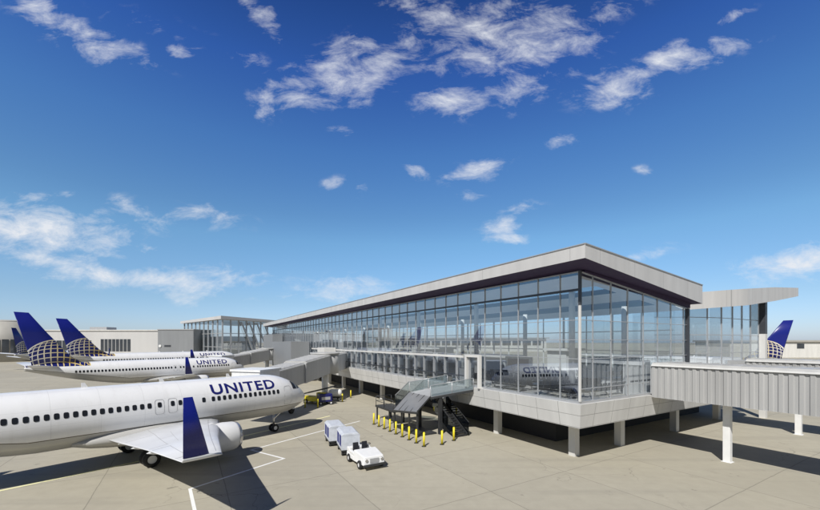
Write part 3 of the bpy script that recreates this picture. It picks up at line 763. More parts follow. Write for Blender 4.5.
for a0 in (.25, 5.0, 9.5):
    wn = MB(); wn.quad((32.35, a0, FL), (32.35, a0 + 4.6, FL), (32.35, a0 + 4.6, 12.9), (32.35, a0, 12.9)); wn.build('window', M['glass'], PV)
kc = MB(); kc.box(32.3, 32.9, -.35, .2, 9.4, 13.0); pvpart('corner_column', kc, 'darkalu')
kc = MB(); kc.box(32.3, 32.9, -.35, .2, 0, 9.398); pvpart('corner_column', kc, 'offwhite')
ff = MB(); ff.prism([(16.3, 3.6), (19, 1.4), (23, .5), (32.2, .45), (32.2, 13.6), (16.3, 13.6)], FL - .05, FL + .02); pvpart('floor', ff, 'carpet')
bk = MB(); bk.box(16.5, 32.2, 13.0, 13.4, FL + .02, 6.6); pvpart('back_wall', bk, 'inwall')
for k in range(4):
    gk = MB(); x0 = 16.5 + k * 3.92; gk.quad((x0, 13.2, 6.6), (x0 + 3.8, 13.2, 6.6), (x0 + 3.8, 13.2, 11.3), (x0, 13.2, 11.3)); gk.build('back_window', M['glassback'], PV)
rl = MB()
for z in (FL + .55, FL + 1.1): rl.cyl((17, -.2, z), (32, -.2, z), .03)
for k in range(9): rl.cyl((17 + k * 1.87, -.2, FL - .05), (17 + k * 1.87, -.2, FL + 1.1), .03)
pvpart('railing', rl, 'white')
for k in range(3):
    o = copy_tree(b0); o.location = tw(20.5 + k * 4.2, 3.0, FL + .02); o.rotation_euler[2] = TH - math.pi / 2
    o['label'] = 'black seat row inside the right pavilion, %s from the terminal' % ORD[k]

# ------------------------------------------------------------------ jet bridges
def tunnel(p0, p1, z0b, z0t, z1b, z1t, w, parent, pitch=.46, amp=.06, mat='bridge'):
    """corrugated rectangular tunnel from p0 to p1 (local coords)"""
    p0, p1 = Vector((*p0, 0)), Vector((*p1, 0)); L = (p1 - p0).length; d = (p1 - p0) / L; s = Vector((d.y, -d.x, 0))
    n = int(L / pitch); tm = MB(); ts = []
    for k in range(n):
        a = k / n; st = 1 / n
        ts += [(a, 0), (a + st * .42, 0), (a + st * .54, -amp), (a + st * .88, -amp)]
    ts.append((1, 0))
    for side in (1, -1):
        for (t0, o0), (t1, o1) in zip(ts, ts[1:]):
            q0 = p0 + d * (L * t0) + s * side * (w / 2 + o0); q1 = p0 + d * (L * t1) + s * side * (w / 2 + o1)
            tm.quad((q0.x, q0.y, lerp(z0b, z1b, t0)), (q1.x, q1.y, lerp(z0b, z1b, t1)), (q1.x, q1.y, lerp(z0t, z1t, t1)), (q0.x, q0.y, lerp(z0t, z1t, t0)))
    def cp(t, o, z): q = p0 + d * (L * t) + s * o; return (q.x, q.y, z)
    h = w / 2
    tm.quad(cp(0, -h, z0b), cp(0, h, z0b), cp(1, h, z1b), cp(1, -h, z1b))
    tm.quad(cp(0, -h, z0b), cp(0, h, z0b), cp(0, h, z0t), cp(0, -h, z0t)); tm.quad(cp(1, -h, z1b), cp(1, h, z1b), cp(1, h, z1t), cp(1, -h, z1t))
    tm.build('tunnel', M[mat], parent)
    rf = MB(); rf.hexa([cp(0, -h - .02, z0t), cp(0, h + .02, z0t), cp(1, h + .02, z1t), cp(1, -h - .02, z1t)], [cp(0, -h + .1, z0t + .16), cp(0, h - .1, z0t + .16), cp(1, h - .1, z1t + .16), cp(1, -h + .1, z1t + .16)])
    for k in range(1, int(L / 1.1)):
        t = k / int(L / 1.1); zt = lerp(z0t, z1t, t) + .162
        q = p0 + d * (L * t); a_, b_ = q + s * (h - .12), q - s * (h - .12)
        rf.bar((a_.x, a_.y, zt + .02), (b_.x, b_.y, zt + .02), .08, .05)
    rf.build('tunnel_roof', M['bridgeroof'], parent)
    tr = MB()
    for side in (1, -1):
        tr.bar(cp(0, side * (h + .05), z0t - .05), cp(1, side * (h + .05), z1t - .05), .07, .11)
    tr.build('edge_trim', M['white'], parent)
def leg(parent, x, y, ztop, w=.42):
    l = MB(); l.box(x - w / 2, x + w / 2, y - w / 2, y + w / 2, .03, ztop - .001); l.box(x - .3, x + .3, y - .3, y + .3, 0, .03); l.build('leg', M['white'], parent, bevel=.03)
for (bc, a0, lab) in ((10.1, -.28, 'ribbed grey jet bridge crossing the right edge, on a white leg, nearer of two'), (25.4, -1.3, 'ribbed jet bridge parallel behind the nearer right one, only roof and leg visible')):
    jb = thing('jet_bridge', lab, 'jet bridge', tw(bc, 0), TH, 'jet bridges')
    tunnel((0, a0), (0, -27), 4.15, 6.72, 4.15, 6.72, 2.9, jb)
    leg(jb, 0, -4.6, 4.14); leg(jb, 0, -20.5, 4.14)
    vb = MB(); vb.box(-1.38, 1.38, a0 + .02, -.14 if bc < 12 else .2, 4.4, 6.66); vb.build('wall_collar', M['midgrey'], jb)
def left_bridge(cab, rot, fac, lab):
    """telescopic bridge: cab at the aircraft door, rotunda, fixed link to the facade"""
    jb = thing('jet_bridge', lab, 'jet bridge', (rot[0], rot[1], 0), 0, 'jet bridges')
    o = Vector((rot[0], rot[1])); c = Vector(cab) - o; f = Vector(fac) - o; d = c.normalized()
    tunnel(d * 1.2, d * (c.length * .52), 4.0, 6.6, 3.35, 5.95, 2.9, jb, .8, .012, 'gatebridge')
    tunnel(d * (c.length * .50), d * (c.length - 1.0), 3.42, 5.80, 2.85, 5.25, 2.5, jb, .8, .012, 'gatebridge')
    rb = MB(); rb.cyl((0, 0, 3.9), (0, 0, 6.7), 2.0, n=24); rb.cyl((0, 0, 6.702), (0, 0, 6.95), 2.15, n=24); rb.build('rotunda', M['bridgeroof'], jb)
    rc = MB(); rc.cyl((0, 0, 0), (0, 0, 3.9), .45, n=20); rc.cyl((0, 0, 0), (0, 0, .12), .9, n=20); rc.build('rotunda_column', M['white'], jb)
    tunnel(f.normalized() * 1.9, f, 4.0, 6.6, 4.1, 6.7, 2.9, jb, .8, .012, 'gatebridge')
    s = Vector((d.y, -d.x)); q = c
    cb = MB(); pts = [q - d * 1.6 + s * 1.7, q + d * 1.5 + s * 1.9, q + d * 1.9 - s * 1.6, q - d * 1.6 - s * 1.7]
    cb.prism([tuple(p) for p in pts], 2.5, 5.5); cb.build('cab', M['white'], jb, bevel=.08)
    cb = MB(); pts2 = [q + (p - q) * 1.06 for p in pts]; cb.prism([tuple(p) for p in pts2], 5.502, 5.72); cb.build('cab_roof', M['white'], jb)
    m_ = d * (c.length * .66)
    dr = MB()
    for k in (-1, 1): 
        e = m_ + s * .9 * k; dr.box(e.x - .16, e.x + .16, e.y - .16, e.y + .16, .7, 3.3)
    a_, b_ = m_ + s * 1.1, m_ - s * 1.1; dr.bar((a_.x, a_.y, .75), (b_.x, b_.y, .75), .4, .35); dr.build('drive_column', M['white'], jb)
    for k in (-1, 1):
        e = m_ + s * .75 * k; w = MB(); e0, e1 = e - s * .16, e + s * .16; w.cyl((e0.x, e0.y, .48), (e1.x, e1.y, .48), .48, n=22); w.build('wheel', M['rubber'], jb)
U = Vector((-.5113, .8594))
left_bridge((-16.0, 39.2), (-12.6, 55.5), tw(-.4, 45)[:2], 'grey jet bridge with white cab docked behind the nearest airliner\'s nose')
left_bridge((-39.7, 79), (-36.2, 95), tw(-.4, 91)[:2], 'grey jet bridge serving the second airliner, farther down the pier')

# ------------------------------------------------------------------ covered apron stair
S = thing('apron_stair', 'dark steel stair with flat deck, sloping canopy and smoked glass below the terminal', 'staircase', tw(0, 0), TH)
def sp(name, mb, m, bevel=0): return mb.build(name, M[m], S, bevel)
ga, gb_, gc, gd = (-.32, 10.6), (-3.7, 12.6), (-3.7, 16.4), (-.32, 14.6)     # gangway corners
zg = {ga: 4.12, gb_: 3.44, gc: 3.44, gd: 4.12}
dk = MB(); dk.hexa([(*p, zg[p] - .2) for p in (ga, gb_, gc, gd)], [(*p, zg[p]) for p in (ga, gb_, gc, gd)]); sp('deck', dk, 'steel')
dk = MB(); dk.hexa([(p[0] * .995, lerp(p[1], 13.5, .03), zg[p] + .004) for p in (ga, gb_, gc, gd)], [(p[0] * .995, lerp(p[1], 13.5, .03), zg[p] + .04) for p in (ga, gb_, gc, gd)]); sp('deck_surface', dk, 'midgrey')
for p, q in ((ga, gb_), (gd, gc)):
    for k in range(2):
        t0, t1 = k / 2 + .015, (k + 1) / 2 - .015
        pa = (lerp(p[0], q[0], t0), lerp(p[1], q[1], t0), lerp(zg[p], zg[q], t0) + .08); pb = (lerp(p[0], q[0], t1), lerp(p[1], q[1], t1), lerp(zg[p], zg[q], t1) + .08)
        gr = MB(); gr.hexa([(pa[0], pa[1] - .012, pa[2]), (pb[0], pb[1] - .012, pb[2]), (pb[0], pb[1] + .012, pb[2]), (pa[0], pa[1] + .012, pa[2])], [(pa[0], pa[1] - .012, pa[2] + .95), (pb[0], pb[1] - .012, pb[2] + .95), (pb[0], pb[1] + .012, pb[2] + .95), (pa[0], pa[1] + .012, pa[2] + .95)]); sp('balustrade', gr, 'glassrail')
    hr = MB(); hr.cyl((*p, zg[p] + 1.06), (*q, zg[q] + 1.06), .03)
    for k in range(3):
        t = k / 2; hr.cyl((lerp(p[0], q[0], t), lerp(p[1], q[1], t), lerp(zg[p], zg[q], t) + .04), (lerp(p[0], q[0], t), lerp(p[1], q[1], t), lerp(zg[p], zg[q], t) + 1.06), .025)
    sp('handrail', hr, 'alu')
# sloping canopy on short posts
ct = [(-3.72, 12.6, 3.40), (-3.72, 16.4, 3.40)]; cbm = [(-5.35, 12.3, 2.22), (-5.35, 16.7, 1.72)]
cn = MB(); cn.hexa([cbm[0], cbm[1], ct[1], ct[0]], [(p[0], p[1], p[2] + .09) for p in (cbm[0], cbm[1], ct[1], ct[0])]); sp('canopy', cn, 'canopy')
for k in range(5):
    t = k / 4; p = Vector(ct[0]).lerp(Vector(ct[1]), t); q = Vector(cbm[0]).lerp(Vector(cbm[1]), t)
    rb = MB(); rb.bar(p + Vector((0, 0, .11)), q + Vector((0, 0, .11)), .05, .06); sp('canopy_rib', rb, 'steel')
for k in range(4):
    t = .02 + k / 3 * .96; q = Vector(cbm[0]).lerp(Vector(cbm[1]), t)
    ps = MB(); ps.box(q.x + .02, q.x + .16, q.y - .07, q.y + .07, 0, q.z - .02); sp('post', ps, 'steel')
cb = MB(); cb.bar((-5.40, 12.2, 2.20), (-5.40, 16.8, 1.69), .10, .18); sp('canopy_beam', cb, 'steel')
for (x, a, zt) in ((-2.8, 12.35, 3.5), (-2.8, 15.9, 3.5)):
    ps = MB(); ps.box(x - .15, x + .15, a - .15, a + .15, 0, zt - .1); sp('post', ps, 'steel')
ld = MB(); ld.box(-5.0, -3.0, 17.4, 21.6, 1.35, 1.55); sp('landing', ld, 'steel')
bs = MB(); bs.box(-5.0, -3.0, 12.6, 17.2, .0, .14); sp('plinth', bs, 'steel')
for x, a in ((-4.85, 21.4), (-3.15, 21.4), (-4.85, 18.5), (-3.15, 18.5)):
    ps = MB(); ps.box(x - .07, x + .07, a - .07, a + .07, 0, 1.35); sp('post', ps, 'steel')
hr = MB()
for z in (2.05, 2.55):
    hr.cyl((-4.95, 17.5, z), (-4.95, 21.5, z), .03); hr.cyl((-4.95, 21.5, z), (-3.05, 21.5, z), .03)
for x, a in ((-4.95, 17.5), (-4.95, 19.5), (-4.95, 21.5), (-4, 21.5), (-3.05, 21.5)): hr.cyl((x, a, 1.55), (x, a, 2.55), .03)
sp('handrail', hr, 'steel')
# flight from deck to landing, and from landing to the ground under the deck
def flight(name, x0, x1, a0, z0, a1, z1):
    n = max(3, int(abs(z0 - z1) / .17)); st = MB()
    for k in range(n):
        t0, t1 = k / n, (k + 1) / n; ya, yb = lerp(a0, a1, t0), lerp(a0, a1, t1); z = lerp(z0, z1, t1)
        st.box(x0, x1, min(ya, yb) - .02, max(ya, yb) + .02, z - .05, z)
    for x in (x0 - .05, x1 + .05): st.bar((x, a0, z0 - .1), (x, a1, z1 - .02), .06, .3)
    sp(name, st, 'steel')
flight('flight', -3.55, -2.1, 16.5, 3.40, 19.4, 1.75)
flight('flight', -2.4, -1.1, 15.4, 3.3, 10.6, .12)
for x in (-2.56, -.94):
    gp_ = MB(); gp_.hexa([(x - .012, 14.0, 2.1), (x + .012, 14.0, 2.1), (x + .012, 10.5, .03), (x - .012, 10.5, .03)], [(x - .012, 14.0, 3.3), (x + .012, 14.0, 3.3), (x + .012, 10.5, 1.2), (x - .012, 10.5, 1.2)]); sp('balustrade', gp_, 'glassdark')
    hr = MB(); hr.bar((x, 14.0, 3.34), (x, 10.5, 1.24), .06, .06); sp('handrail', hr, 'steel')
for x in (-3.68, -1.97):
    gp_ = MB(); gp_.hexa([(x - .012, 16.5, 3.4), (x + .012, 16.5, 3.4), (x + .012, 19.4, 1.75), (x - .012, 19.4, 1.75)], [(x - .012, 16.5, 4.5), (x + .012, 16.5, 4.5), (x + .012, 19.4, 2.75), (x - .012, 19.4, 2.75)]); sp('balustrade', gp_, 'glassrail')
    hr = MB(); hr.bar((x, 16.5, 4.54), (x, 19.4, 2.79), .06, .06); sp('handrail', hr, 'alu')

# ------------------------------------------------------------------ bollards
def make_bollard():
    o = thing('bollard', 'x', 'bollard', group='yellow bollards around the apron stair')
    p = MB(); p.cyl((0, 0, .03), (0, 0, 1.12), .088, n=16); p.cyl((0, 0, 1.12), (0, 0, 1.17), .088, .05, n=16); p.build('post', M['yellow'], o)
    f = MB(); f.cyl((0, 0, 0), (0, 0, .03), .19, n=16); f.build('base_plate', M['steel'], o)
    return o
bp0 = make_bollard()
spots = [(-6.3, 19.2 - 1.19 * k) for k in range(9)] + [(-4.7, 9.4), (-3.1, 9.9)]
blab = ['yellow bollard at the far end of the long row beside the stair'] + ['yellow bollard in the long row beside the stair, %s counted from its far end' % ORD[k] for k in range(1, 8)] + ['yellow bollard at the near corner where the row turns', 'yellow bollard between the row\'s near corner and the bollard under the deck', 'yellow bollard nearest the terminal slab, at the foot of the smoked glass stair']
for k, (b, a) in enumerate(spots):
    o = bp0 if k == 0 else copy_tree(bp0); o.location = tw(b, a); o['label'] = blab[k]

# ------------------------------------------------------------------ baggage tug and carts
def wheel(name, parent, x, y, r, w, hub='white'):
    m = MB(); prf = [(-w / 2, r * .5), (-w / 2, r * .85), (-w * .3, r), (w * .3, r), (w / 2, r * .85), (w / 2, r * .5)]
    m.rings([[(x + rr * math.cos(2 * math.pi * i / 20), y + yy, r + rr * math.sin(2 * math.pi * i / 20)) for i in range(20)] for yy, rr in prf], 0, False, False)
    m.cyl((x, y - w * .4, r), (x, y + w * .4, r), r * .52, n=16, m=1)
    return m.build(name, [M['rubber'], M[hub]], parent)
DIRA = math.atan2(-.8594, .5113)
tg = thing('baggage_tug', 'low white open baggage tug pulling two carts past the bollards', 'tug', (-3.1, 26.2, 0), DIRA)
bd = MB()
bd.hexa([(1.45, -.78, .34), (1.45, .78, .34), (-.15, .86, .30), (-.15, -.86, .30)], [(1.36, -.70, .88), (1.36, .70, .88), (-.15, .82, 1.06), (-.15, -.82, 1.06)])
bd.hexa([(-.152, -.86, .30), (-.152, .86, .30), (-1.5, .84, .34), (-1.5, -.84, .34)], [(-.152, -.84, .62), (-.152, .84, .62), (-1.5, .82, .66), (-1.5, -.82, .66)])
bd.box(-1.48, -1.0, -.82, .82, .662, .98); bd.box(-.99, -.155, .62, .84, .64, .86); bd.box(-.99, -.155, -.84, -.62, .64, .86)
bd.build('body', M['white'], tg, bevel=.05)
gr = MB(); gr.box(1.40, 1.452, -.32, .32, .46, .76); gr.build('grille', M['midgrey'], tg)
for y in (-.56, .56):
    hl = MB(); hl.cyl((1.38, y, .66), (1.46, y, .66), .10, n=16); hl.build('headlight', M['chrome'], tg)
bm_ = MB(); bm_.box(1.46, 1.56, -.8, .8, .28, .42); bm_.box(-1.62, -1.51, -.5, .5, .3, .42); bm_.build('bumper', M['steel'], tg)
for x in (.85, -1.0):
    for y in (-.80, .80): wheel('wheel', tg, x, y, .29, .22)
for y in (-.34, .34):
    st = MB(); st.box(-.95, -.50, y - .23, y + .23, .64, .80); st.hexa([(-.98, y - .23, .80), (-.86, y - .23, .80), (-.86, y + .23, .80), (-.98, y + .23, .80)], [(-1.06, y - .2, 1.30), (-.98, y - .2, 1.30), (-.98, y + .2, 1.30), (-1.06, y + .2, 1.30)]); st.build('seat', M['blackseat'], tg, bevel=.02)
sw = MB(); sw.cyl((-.17, .34, 1.0), (-.38, .34, 1.22), .025)
ax = Vector((-.69, 0, .72)).normalized(); c0 = Vector((-.38, .34, 1.22)); e1 = ax.orthogonal().normalized(); e2 = ax.cross(e1)
for i in range(16):
    a, b = 2 * math.pi * i / 16, 2 * math.pi * (i + 1) / 16
    sw.cyl(c0 + (e1 * math.cos(a) + e2 * math.sin(a)) * .19, c0 + (e1 * math.cos(b) + e2 * math.sin(b)) * .19, .02, n=6)
sw.cyl(c0 - e1 * .19, c0 + e1 * .19, .014, n=6); sw.build('steering_wheel', M['rubber'], tg)
def make_cart():
    o = thing('baggage_cart', 'x', 'baggage cart', group='baggage carts behind the tug')
    c = MB(); c.box(-1.35, 1.35, -.80, .80, .42, .54); c.bar((1.35, 0, .46), (2.0, 0, .42), .08, .08); c.box(-1.25, -1.15, -.62, .62, .2, .42); c.box(1.15, 1.25, -.62, .62, .2, .42); c.build('chassis', M['steel'], o)
    s = MB()
    s.hexa([(-1.38, -.84, 1.78), (1.38, -.84, 1.78), (1.38, .84, 1.78), (-1.38, .84, 1.78)], [(-1.36, -.6, 1.98), (1.36, -.6, 1.98), (1.36, .6, 1.98), (-1.36, .6, 1.98)])
    s.build('canopy', M['cartcover'], o, bevel=.03)
    s = MB(); s.box(-1.36, -1.30, -.80, .80, .545, 1.78); s.box(1.30, 1.36, -.80, .80, .545, 1.78); s.box(-1.298, 1.298, .76, .80, .545, 1.78)
    s.box(-1.298, 1.298, -.80, -.76, .545, .72)
    for x in (-1.20, 0, 1.20): s.box(x - .06, x + .06, -.805, -.765, .722, 1.78)
    s.build('side_panel', M['cartcover'], o)
    for x0, x1 in ((-1.13, -.07), (.07, 1.13)):
        cu = MB(); n = 14
        for i in range(n):
            xa, xb = lerp(x0, x1, i / n), lerp(x0, x1, (i + 1) / n); ya, yb = -.775 + .02 * (i % 2), -.775 + .02 * ((i + 1) % 2)
            cu.quad((xa, ya, .73), (xb, yb, .73), (xb, yb, 1.77), (xa, ya, 1.77))
        cu.build('curtain', M['curtain'], o)
    for x in (-1.0, 1.0):
        for y in (-.66, .66): wheel('wheel', o, x, y, .22, .16, 'midgrey')
    return o
c0_ = make_cart()
dv = Vector((.5113, -.8594))
c0_.location = (-3.1 - dv.x * 3.35, 26.2 - dv.y * 3.35, 0); c0_.rotation_euler[2] = DIRA - R(11); c0_['label'] = 'white baggage cart with blue curtains coupled directly to the tug'
c0_.scale = (.86, .86, .86)
c1_ = copy_tree(c0_); c1_.location = (-3.1 - dv.x * 6.3, 26.2 - dv.y * 6.3, 0); c1_.rotation_euler[2] = DIRA - R(9); c1_['label'] = 'white baggage cart with blue curtains at the tail of the tug\'s train'

# ------------------------------------------------------------------ ground equipment by the nearest nose
def fat(x, y): return (x, y, 0)
bl = thing('belt_loader', 'yellow belt loader under the jet bridge at the nearest airliner\'s nose', 'belt loader', (-13.0, 52.0, 0), R(-20))
b = MB(); b.box(-1.9, 1.9, -.75, .75, .35, .95); b.box(.5, 1.7, -.74, -.1, .952, 1.6); b.build('chassis', M['yellow'], bl, bevel=.04)
b = MB(); b.hexa([(-2.6, .0, 1.0), (-2.6, .7, 1.0), (2.8, .7, 2.35), (2.8, 0, 2.35)], [(-2.6, 0, 1.2), (-2.6, .7, 1.2), (2.8, .7, 2.55), (2.8, 0, 2.55)]); b.build('conveyor', M['steel'], bl)
for x in (-1.2, 1.2):
    for y in (-.78, .78): wheel('wheel', bl, x, y, .34, .22)
gu = thing('ground_power_cart', 'blue boxy power unit beside the yellow loader under the jet bridge', 'power unit', (-11.6, 51.0, 0), R(30))
b = MB(); b.box(-.9, .9, -.6, .6, .4, 1.5); b.build('housing', M['darkblue'], gu, bevel=.08)
b = MB(); b.box(-.6, .6, -.615, -.59, .7, 1.1); b.build('louvre', M['alu'], gu)
for x in (-.7, .7):
    for y in (-.52, .52): wheel('wheel', gu, x, y, .26, .18)
tk = thing('tank_trailer', 'small trailer with rounded white tank under the jet bridge', 'tank trailer', (-10.9, 54.6, 0), R(15)); tk.scale = (.75, .75, .75)
b = MB(); b.lathe_x([(-1.3, .05), (-1.25, .4), (-1.0, .68), (-.6, .75), (.6, .75), (1.0, .68), (1.25, .4), (1.3, .05)], (0, 0, 1.45), 20); b.build('tank', M['white'], tk)
b = MB(); b.box(-1.2, 1.3, -.5, .5, .5, .68); b.bar((1.3, 0, .58), (2.1, 0, .5), .08, .08); b.build('frame', M['steel'], tk)
for x in (-.7, .7):
    for y in (-.6, .6): wheel('wheel', tk, x, y, .28, .18)
for k, (x, y, lab) in enumerate(((-13.6, 48.6, 'yellow guard post by the drive wheels of the nearest jet bridge'), (-11.9, 48.4, 'yellow guard post between power unit and the open apron'), (-9.6, 53.2, 'yellow guard post at the tank trailer'), (-9.0, 57.0, 'yellow guard post closest to the slab beyond the tank trailer'))):
    o = copy_tree(bp0); o.location = (x, y, 0); o['label'] = lab; o['group'] = 'yellow guard posts under the jet bridge'

# ------------------------------------------------------------------ distant buildings
def strip_windows(parent, x0, x1, y, z0, z1, n, m='winglass', gap=.35):
    for k in range(n):
        a, b = lerp(x0, x1, k / n) + gap / 2, lerp(x0, x1, (k + 1) / n) - gap / 2
        w = MB(); w.box(a, b, y - .10, y + .2, z0, z1); w.build('window', M[m], parent)
fp = thing('far_pavilion', 'distant glazed pavilion with pale peaked roof and diagonal braces at the pier\'s end', 'pavilion', (-75, 150, 0), R(137.5))
# local +x runs back left, -y-ish side runs back right
LW, RW, HT = 46.0, 30.0, 18.7
q0 = Vector((0, 0)); q1 = Vector((LW, 0)); e = Vector((math.cos(R(62.5 - 137.5)), math.sin(R(62.5 - 137.5)))); q2 = q1 + e * RW; q3 = e * RW
ov = [q0 + Vector((-1.6, 1.2)), q1 + Vector((2.0, 1.2)), q2 + Vector((2, -1)), q3 + Vector((-2.2, -1))]
b = MB(); b.hexa([(p.x, p.y, z) for p, z in zip(ov, (17.6, 17.4, 17.4, 17.4))], [(p.x, p.y, z) for p, z in zip(ov, (18.9, 18.5, 18.2, 18.3))]); b.build('roof', M['beige'], fp)
def fbay(p, q, n):
    for k in range(n):
        a, c = p.lerp(q, k / n), p.lerp(q, (k + 1) / n)
        w = MB(); w.quad((a.x, a.y, 0), (c.x, c.y, 0), (c.x, c.y, 17.4), (a.x, a.y, 17.4)); wo = w.build('window', M['glass'], fp)
        f = MB(); f.bar((c.x, c.y, 0), (c.x, c.y, 17.4), .5, .5)
        for z in (6.5, 12): f.bar((a.x, a.y, z), (c.x, c.y, z), .25, .25)
        f.build('frame', M['alu'], wo)
fbay(q0, q1, 9); fbay(q3, q0, 8)
b = MB(); b.prism([tuple(p) for p in (q0.lerp(q2, .25), q1.lerp(q3, .25), q2.lerp(q0, .05), q3.lerp(q1, .25))], 0, 11); b.build('core', M['greypanel'], fp)
for k in range(4):
    p = q3.lerp(q0, .30 + k * .13); d = q3.lerp(q0, .08 + k * .13)
    br = MB(); br.bar((p.x - 1, p.y + .8, 16.8), (d.x - 1, d.y + .8, 3), .55, .55); br.build('brace', M['alu'], fp)

gb_ = thing('grey_block', 'plain dark grey block with small white lamp left of the distant pavilion', 'building', (-101, 160, 0), 0)
b = MB(); b.box(-6.6, 8.6, 0, 14, 0, 13.6); b.build('wall', M['greypanel'], gb_)
b = MB(); b.box(-6.8, 8.8, -.2, 14.2, 13.6, 14.0); b.build('roof', M['midgrey'], gb_)
b = MB(); b.cyl((-5.6, -.25, 6.8), (-5.6, .02, 6.8), .55, n=16); b.build('lamp', M['white'], gb_)
b = MB(); b.box(-3.8, -1.0, -.05, .02, 6.4, 7.2); b.build('vent', M['darkalu'], gb_)

lb_ = thing('hangar_block', 'long low pale building with strips of dark windows behind the airliner tails', 'building', (-150, 172, 0), 0)
b = MB(); b.box(-36, 40, 0, 22, 0, 13.6); b.build('wall', M['beige'], lb_)
b = MB(); b.box(-36.4, 40.4, -.4, 22.4, 13.6, 14.1); b.build('roof', M['offwhite'], lb_)
strip_windows(lb_, 8, 22, 0, 4.2, 9.8, 8); strip_windows(lb_, -34, 4, 0, 4.2, 9.2, 14)
b = MB(); b.box(-2, 6, 6, 12, 14.1, 15.6); b.build('roof_plant', M['midgrey'], lb_)

rb_ = thing('rounded_building', 'tan building with a rounded drum end at the photo\'s left edge', 'building', (-178, 158, 0), 0)
b = MB(); b.cyl((0, 8, 0), (0, 8, 17.2), 9.5, n=40); b.cyl((0, 8, 17.2), (0, 8, 18.0), 9.2, 7.5, n=40); b.build('drum', M['tan'], rb_)
b = MB(); b.box(-40, -2, 2, 22, 0, 16.0); b.build('wall', M['tan'], rb_)
for k in range(9):
    a0, a1 = R(-160 + k * 15.2), R(-160 + k * 15.2 + 12.5)
    w = MB(); n = 4; vs = []
    for i in range(n + 1):
        a = lerp(a0, a1, i / n); vs += [(9.62 * math.cos(a), 8 + 9.62 * math.sin(a), 3.5), (9.62 * math.cos(a), 8 + 9.62 * math.sin(a), 9.6)]
    w.add(vs, [(2 * i, 2 * i + 2, 2 * i + 3, 2 * i + 1) for i in range(n)], 0, True); w.build('window', M['winglass'], rb_)

fr_ = thing('far_hangar', 'distant low white building with brown roof at the photo\'s right edge', 'building', (235, 205, 0), 0)
b = MB(); b.box(-60, 60, 0, 25, 0, 8.6); b.build('wall', M['offwhite'], fr_)
b = MB(); b.box(-61, 61, -1, 26, 8.6, 9.5); b.build('roof', M['tan'], fr_)
for x in (-21.5, -4, 16):
    b = MB(); b.box(x - 2, x + 2, -.08, .1, 4.9, 7.6); b.build('window', M['winglass'], fr_)
fr2 = thing('far_terminal', 'very distant long grey terminal behind the main pier', 'building', (60, 330, 0), 0)
b = MB(); b.box(-90, 60, 0, 25, 0, 11.5); b.build('wall', M['beige'], fr2)
b = MB(); b.box(-92, 62, -2, 26, 11.5, 12.5); b.build('roof', M['midgrey'], fr2)
strip_windows(fr2, -86, 56, 0, 5.5, 9.5, 16, gap=1.5)

# ------------------------------------------------------------------ sun, sky and clouds
AZ, EL = R(23), R(47)
trav = Vector((math.sin(AZ) * math.cos(EL), math.cos(AZ) * math.cos(EL), -math.sin(EL)))
sd = bpy.data.lights.new('sun', 'SUN'); sd.energy = 5.0; sd.angle = R(.53); sd.color = (1.0, .972, .925)
so_ = bpy.data.objects.new('sun', sd); COL.objects.link(so_); so_.rotation_euler = trav.to_track_quat('-Z', 'Y').to_euler()
w = bpy.data.worlds.new('World'); scn.world = w; w.use_nodes = True
nt = w.node_tree; nt.nodes.clear()
out = N(nt, 'ShaderNodeOutputWorld'); bg = N(nt, 'ShaderNodeBackground')
sky = N(nt, 'ShaderNodeTexSky'); sky.sky_type = 'NISHITA'; sky.sun_disc = False
sky.sun_elevation = EL; sky.sun_rotation = math.atan2(-trav.x, -trav.y)
sky.altitude = 200; sky.air_density = 1.0; sky.dust_density = .6; sky.ozone_density = 3.2
tc = N(nt, 'ShaderNodeTexCoord').outputs['Generated']
sx = N(nt, 'ShaderNodeSeparateXYZ'); lk(nt, tc, sx.inputs[0])
yy = mth(nt, 'MAXIMUM', sx.outputs['Y'], .02)
U_ = mth(nt, 'DIVIDE', sx.outputs['X'], yy); V_ = mth(nt, 'DIVIDE', sx.outputs['Z'], yy)
cmb = N(nt, 'ShaderNodeCombineXYZ'); lk(nt, U_, cmb.inputs[0]); lk(nt, mth(nt, 'MULTIPLY', V_, 1.0), cmb.inputs[1])
P2 = cmb.outputs[0]
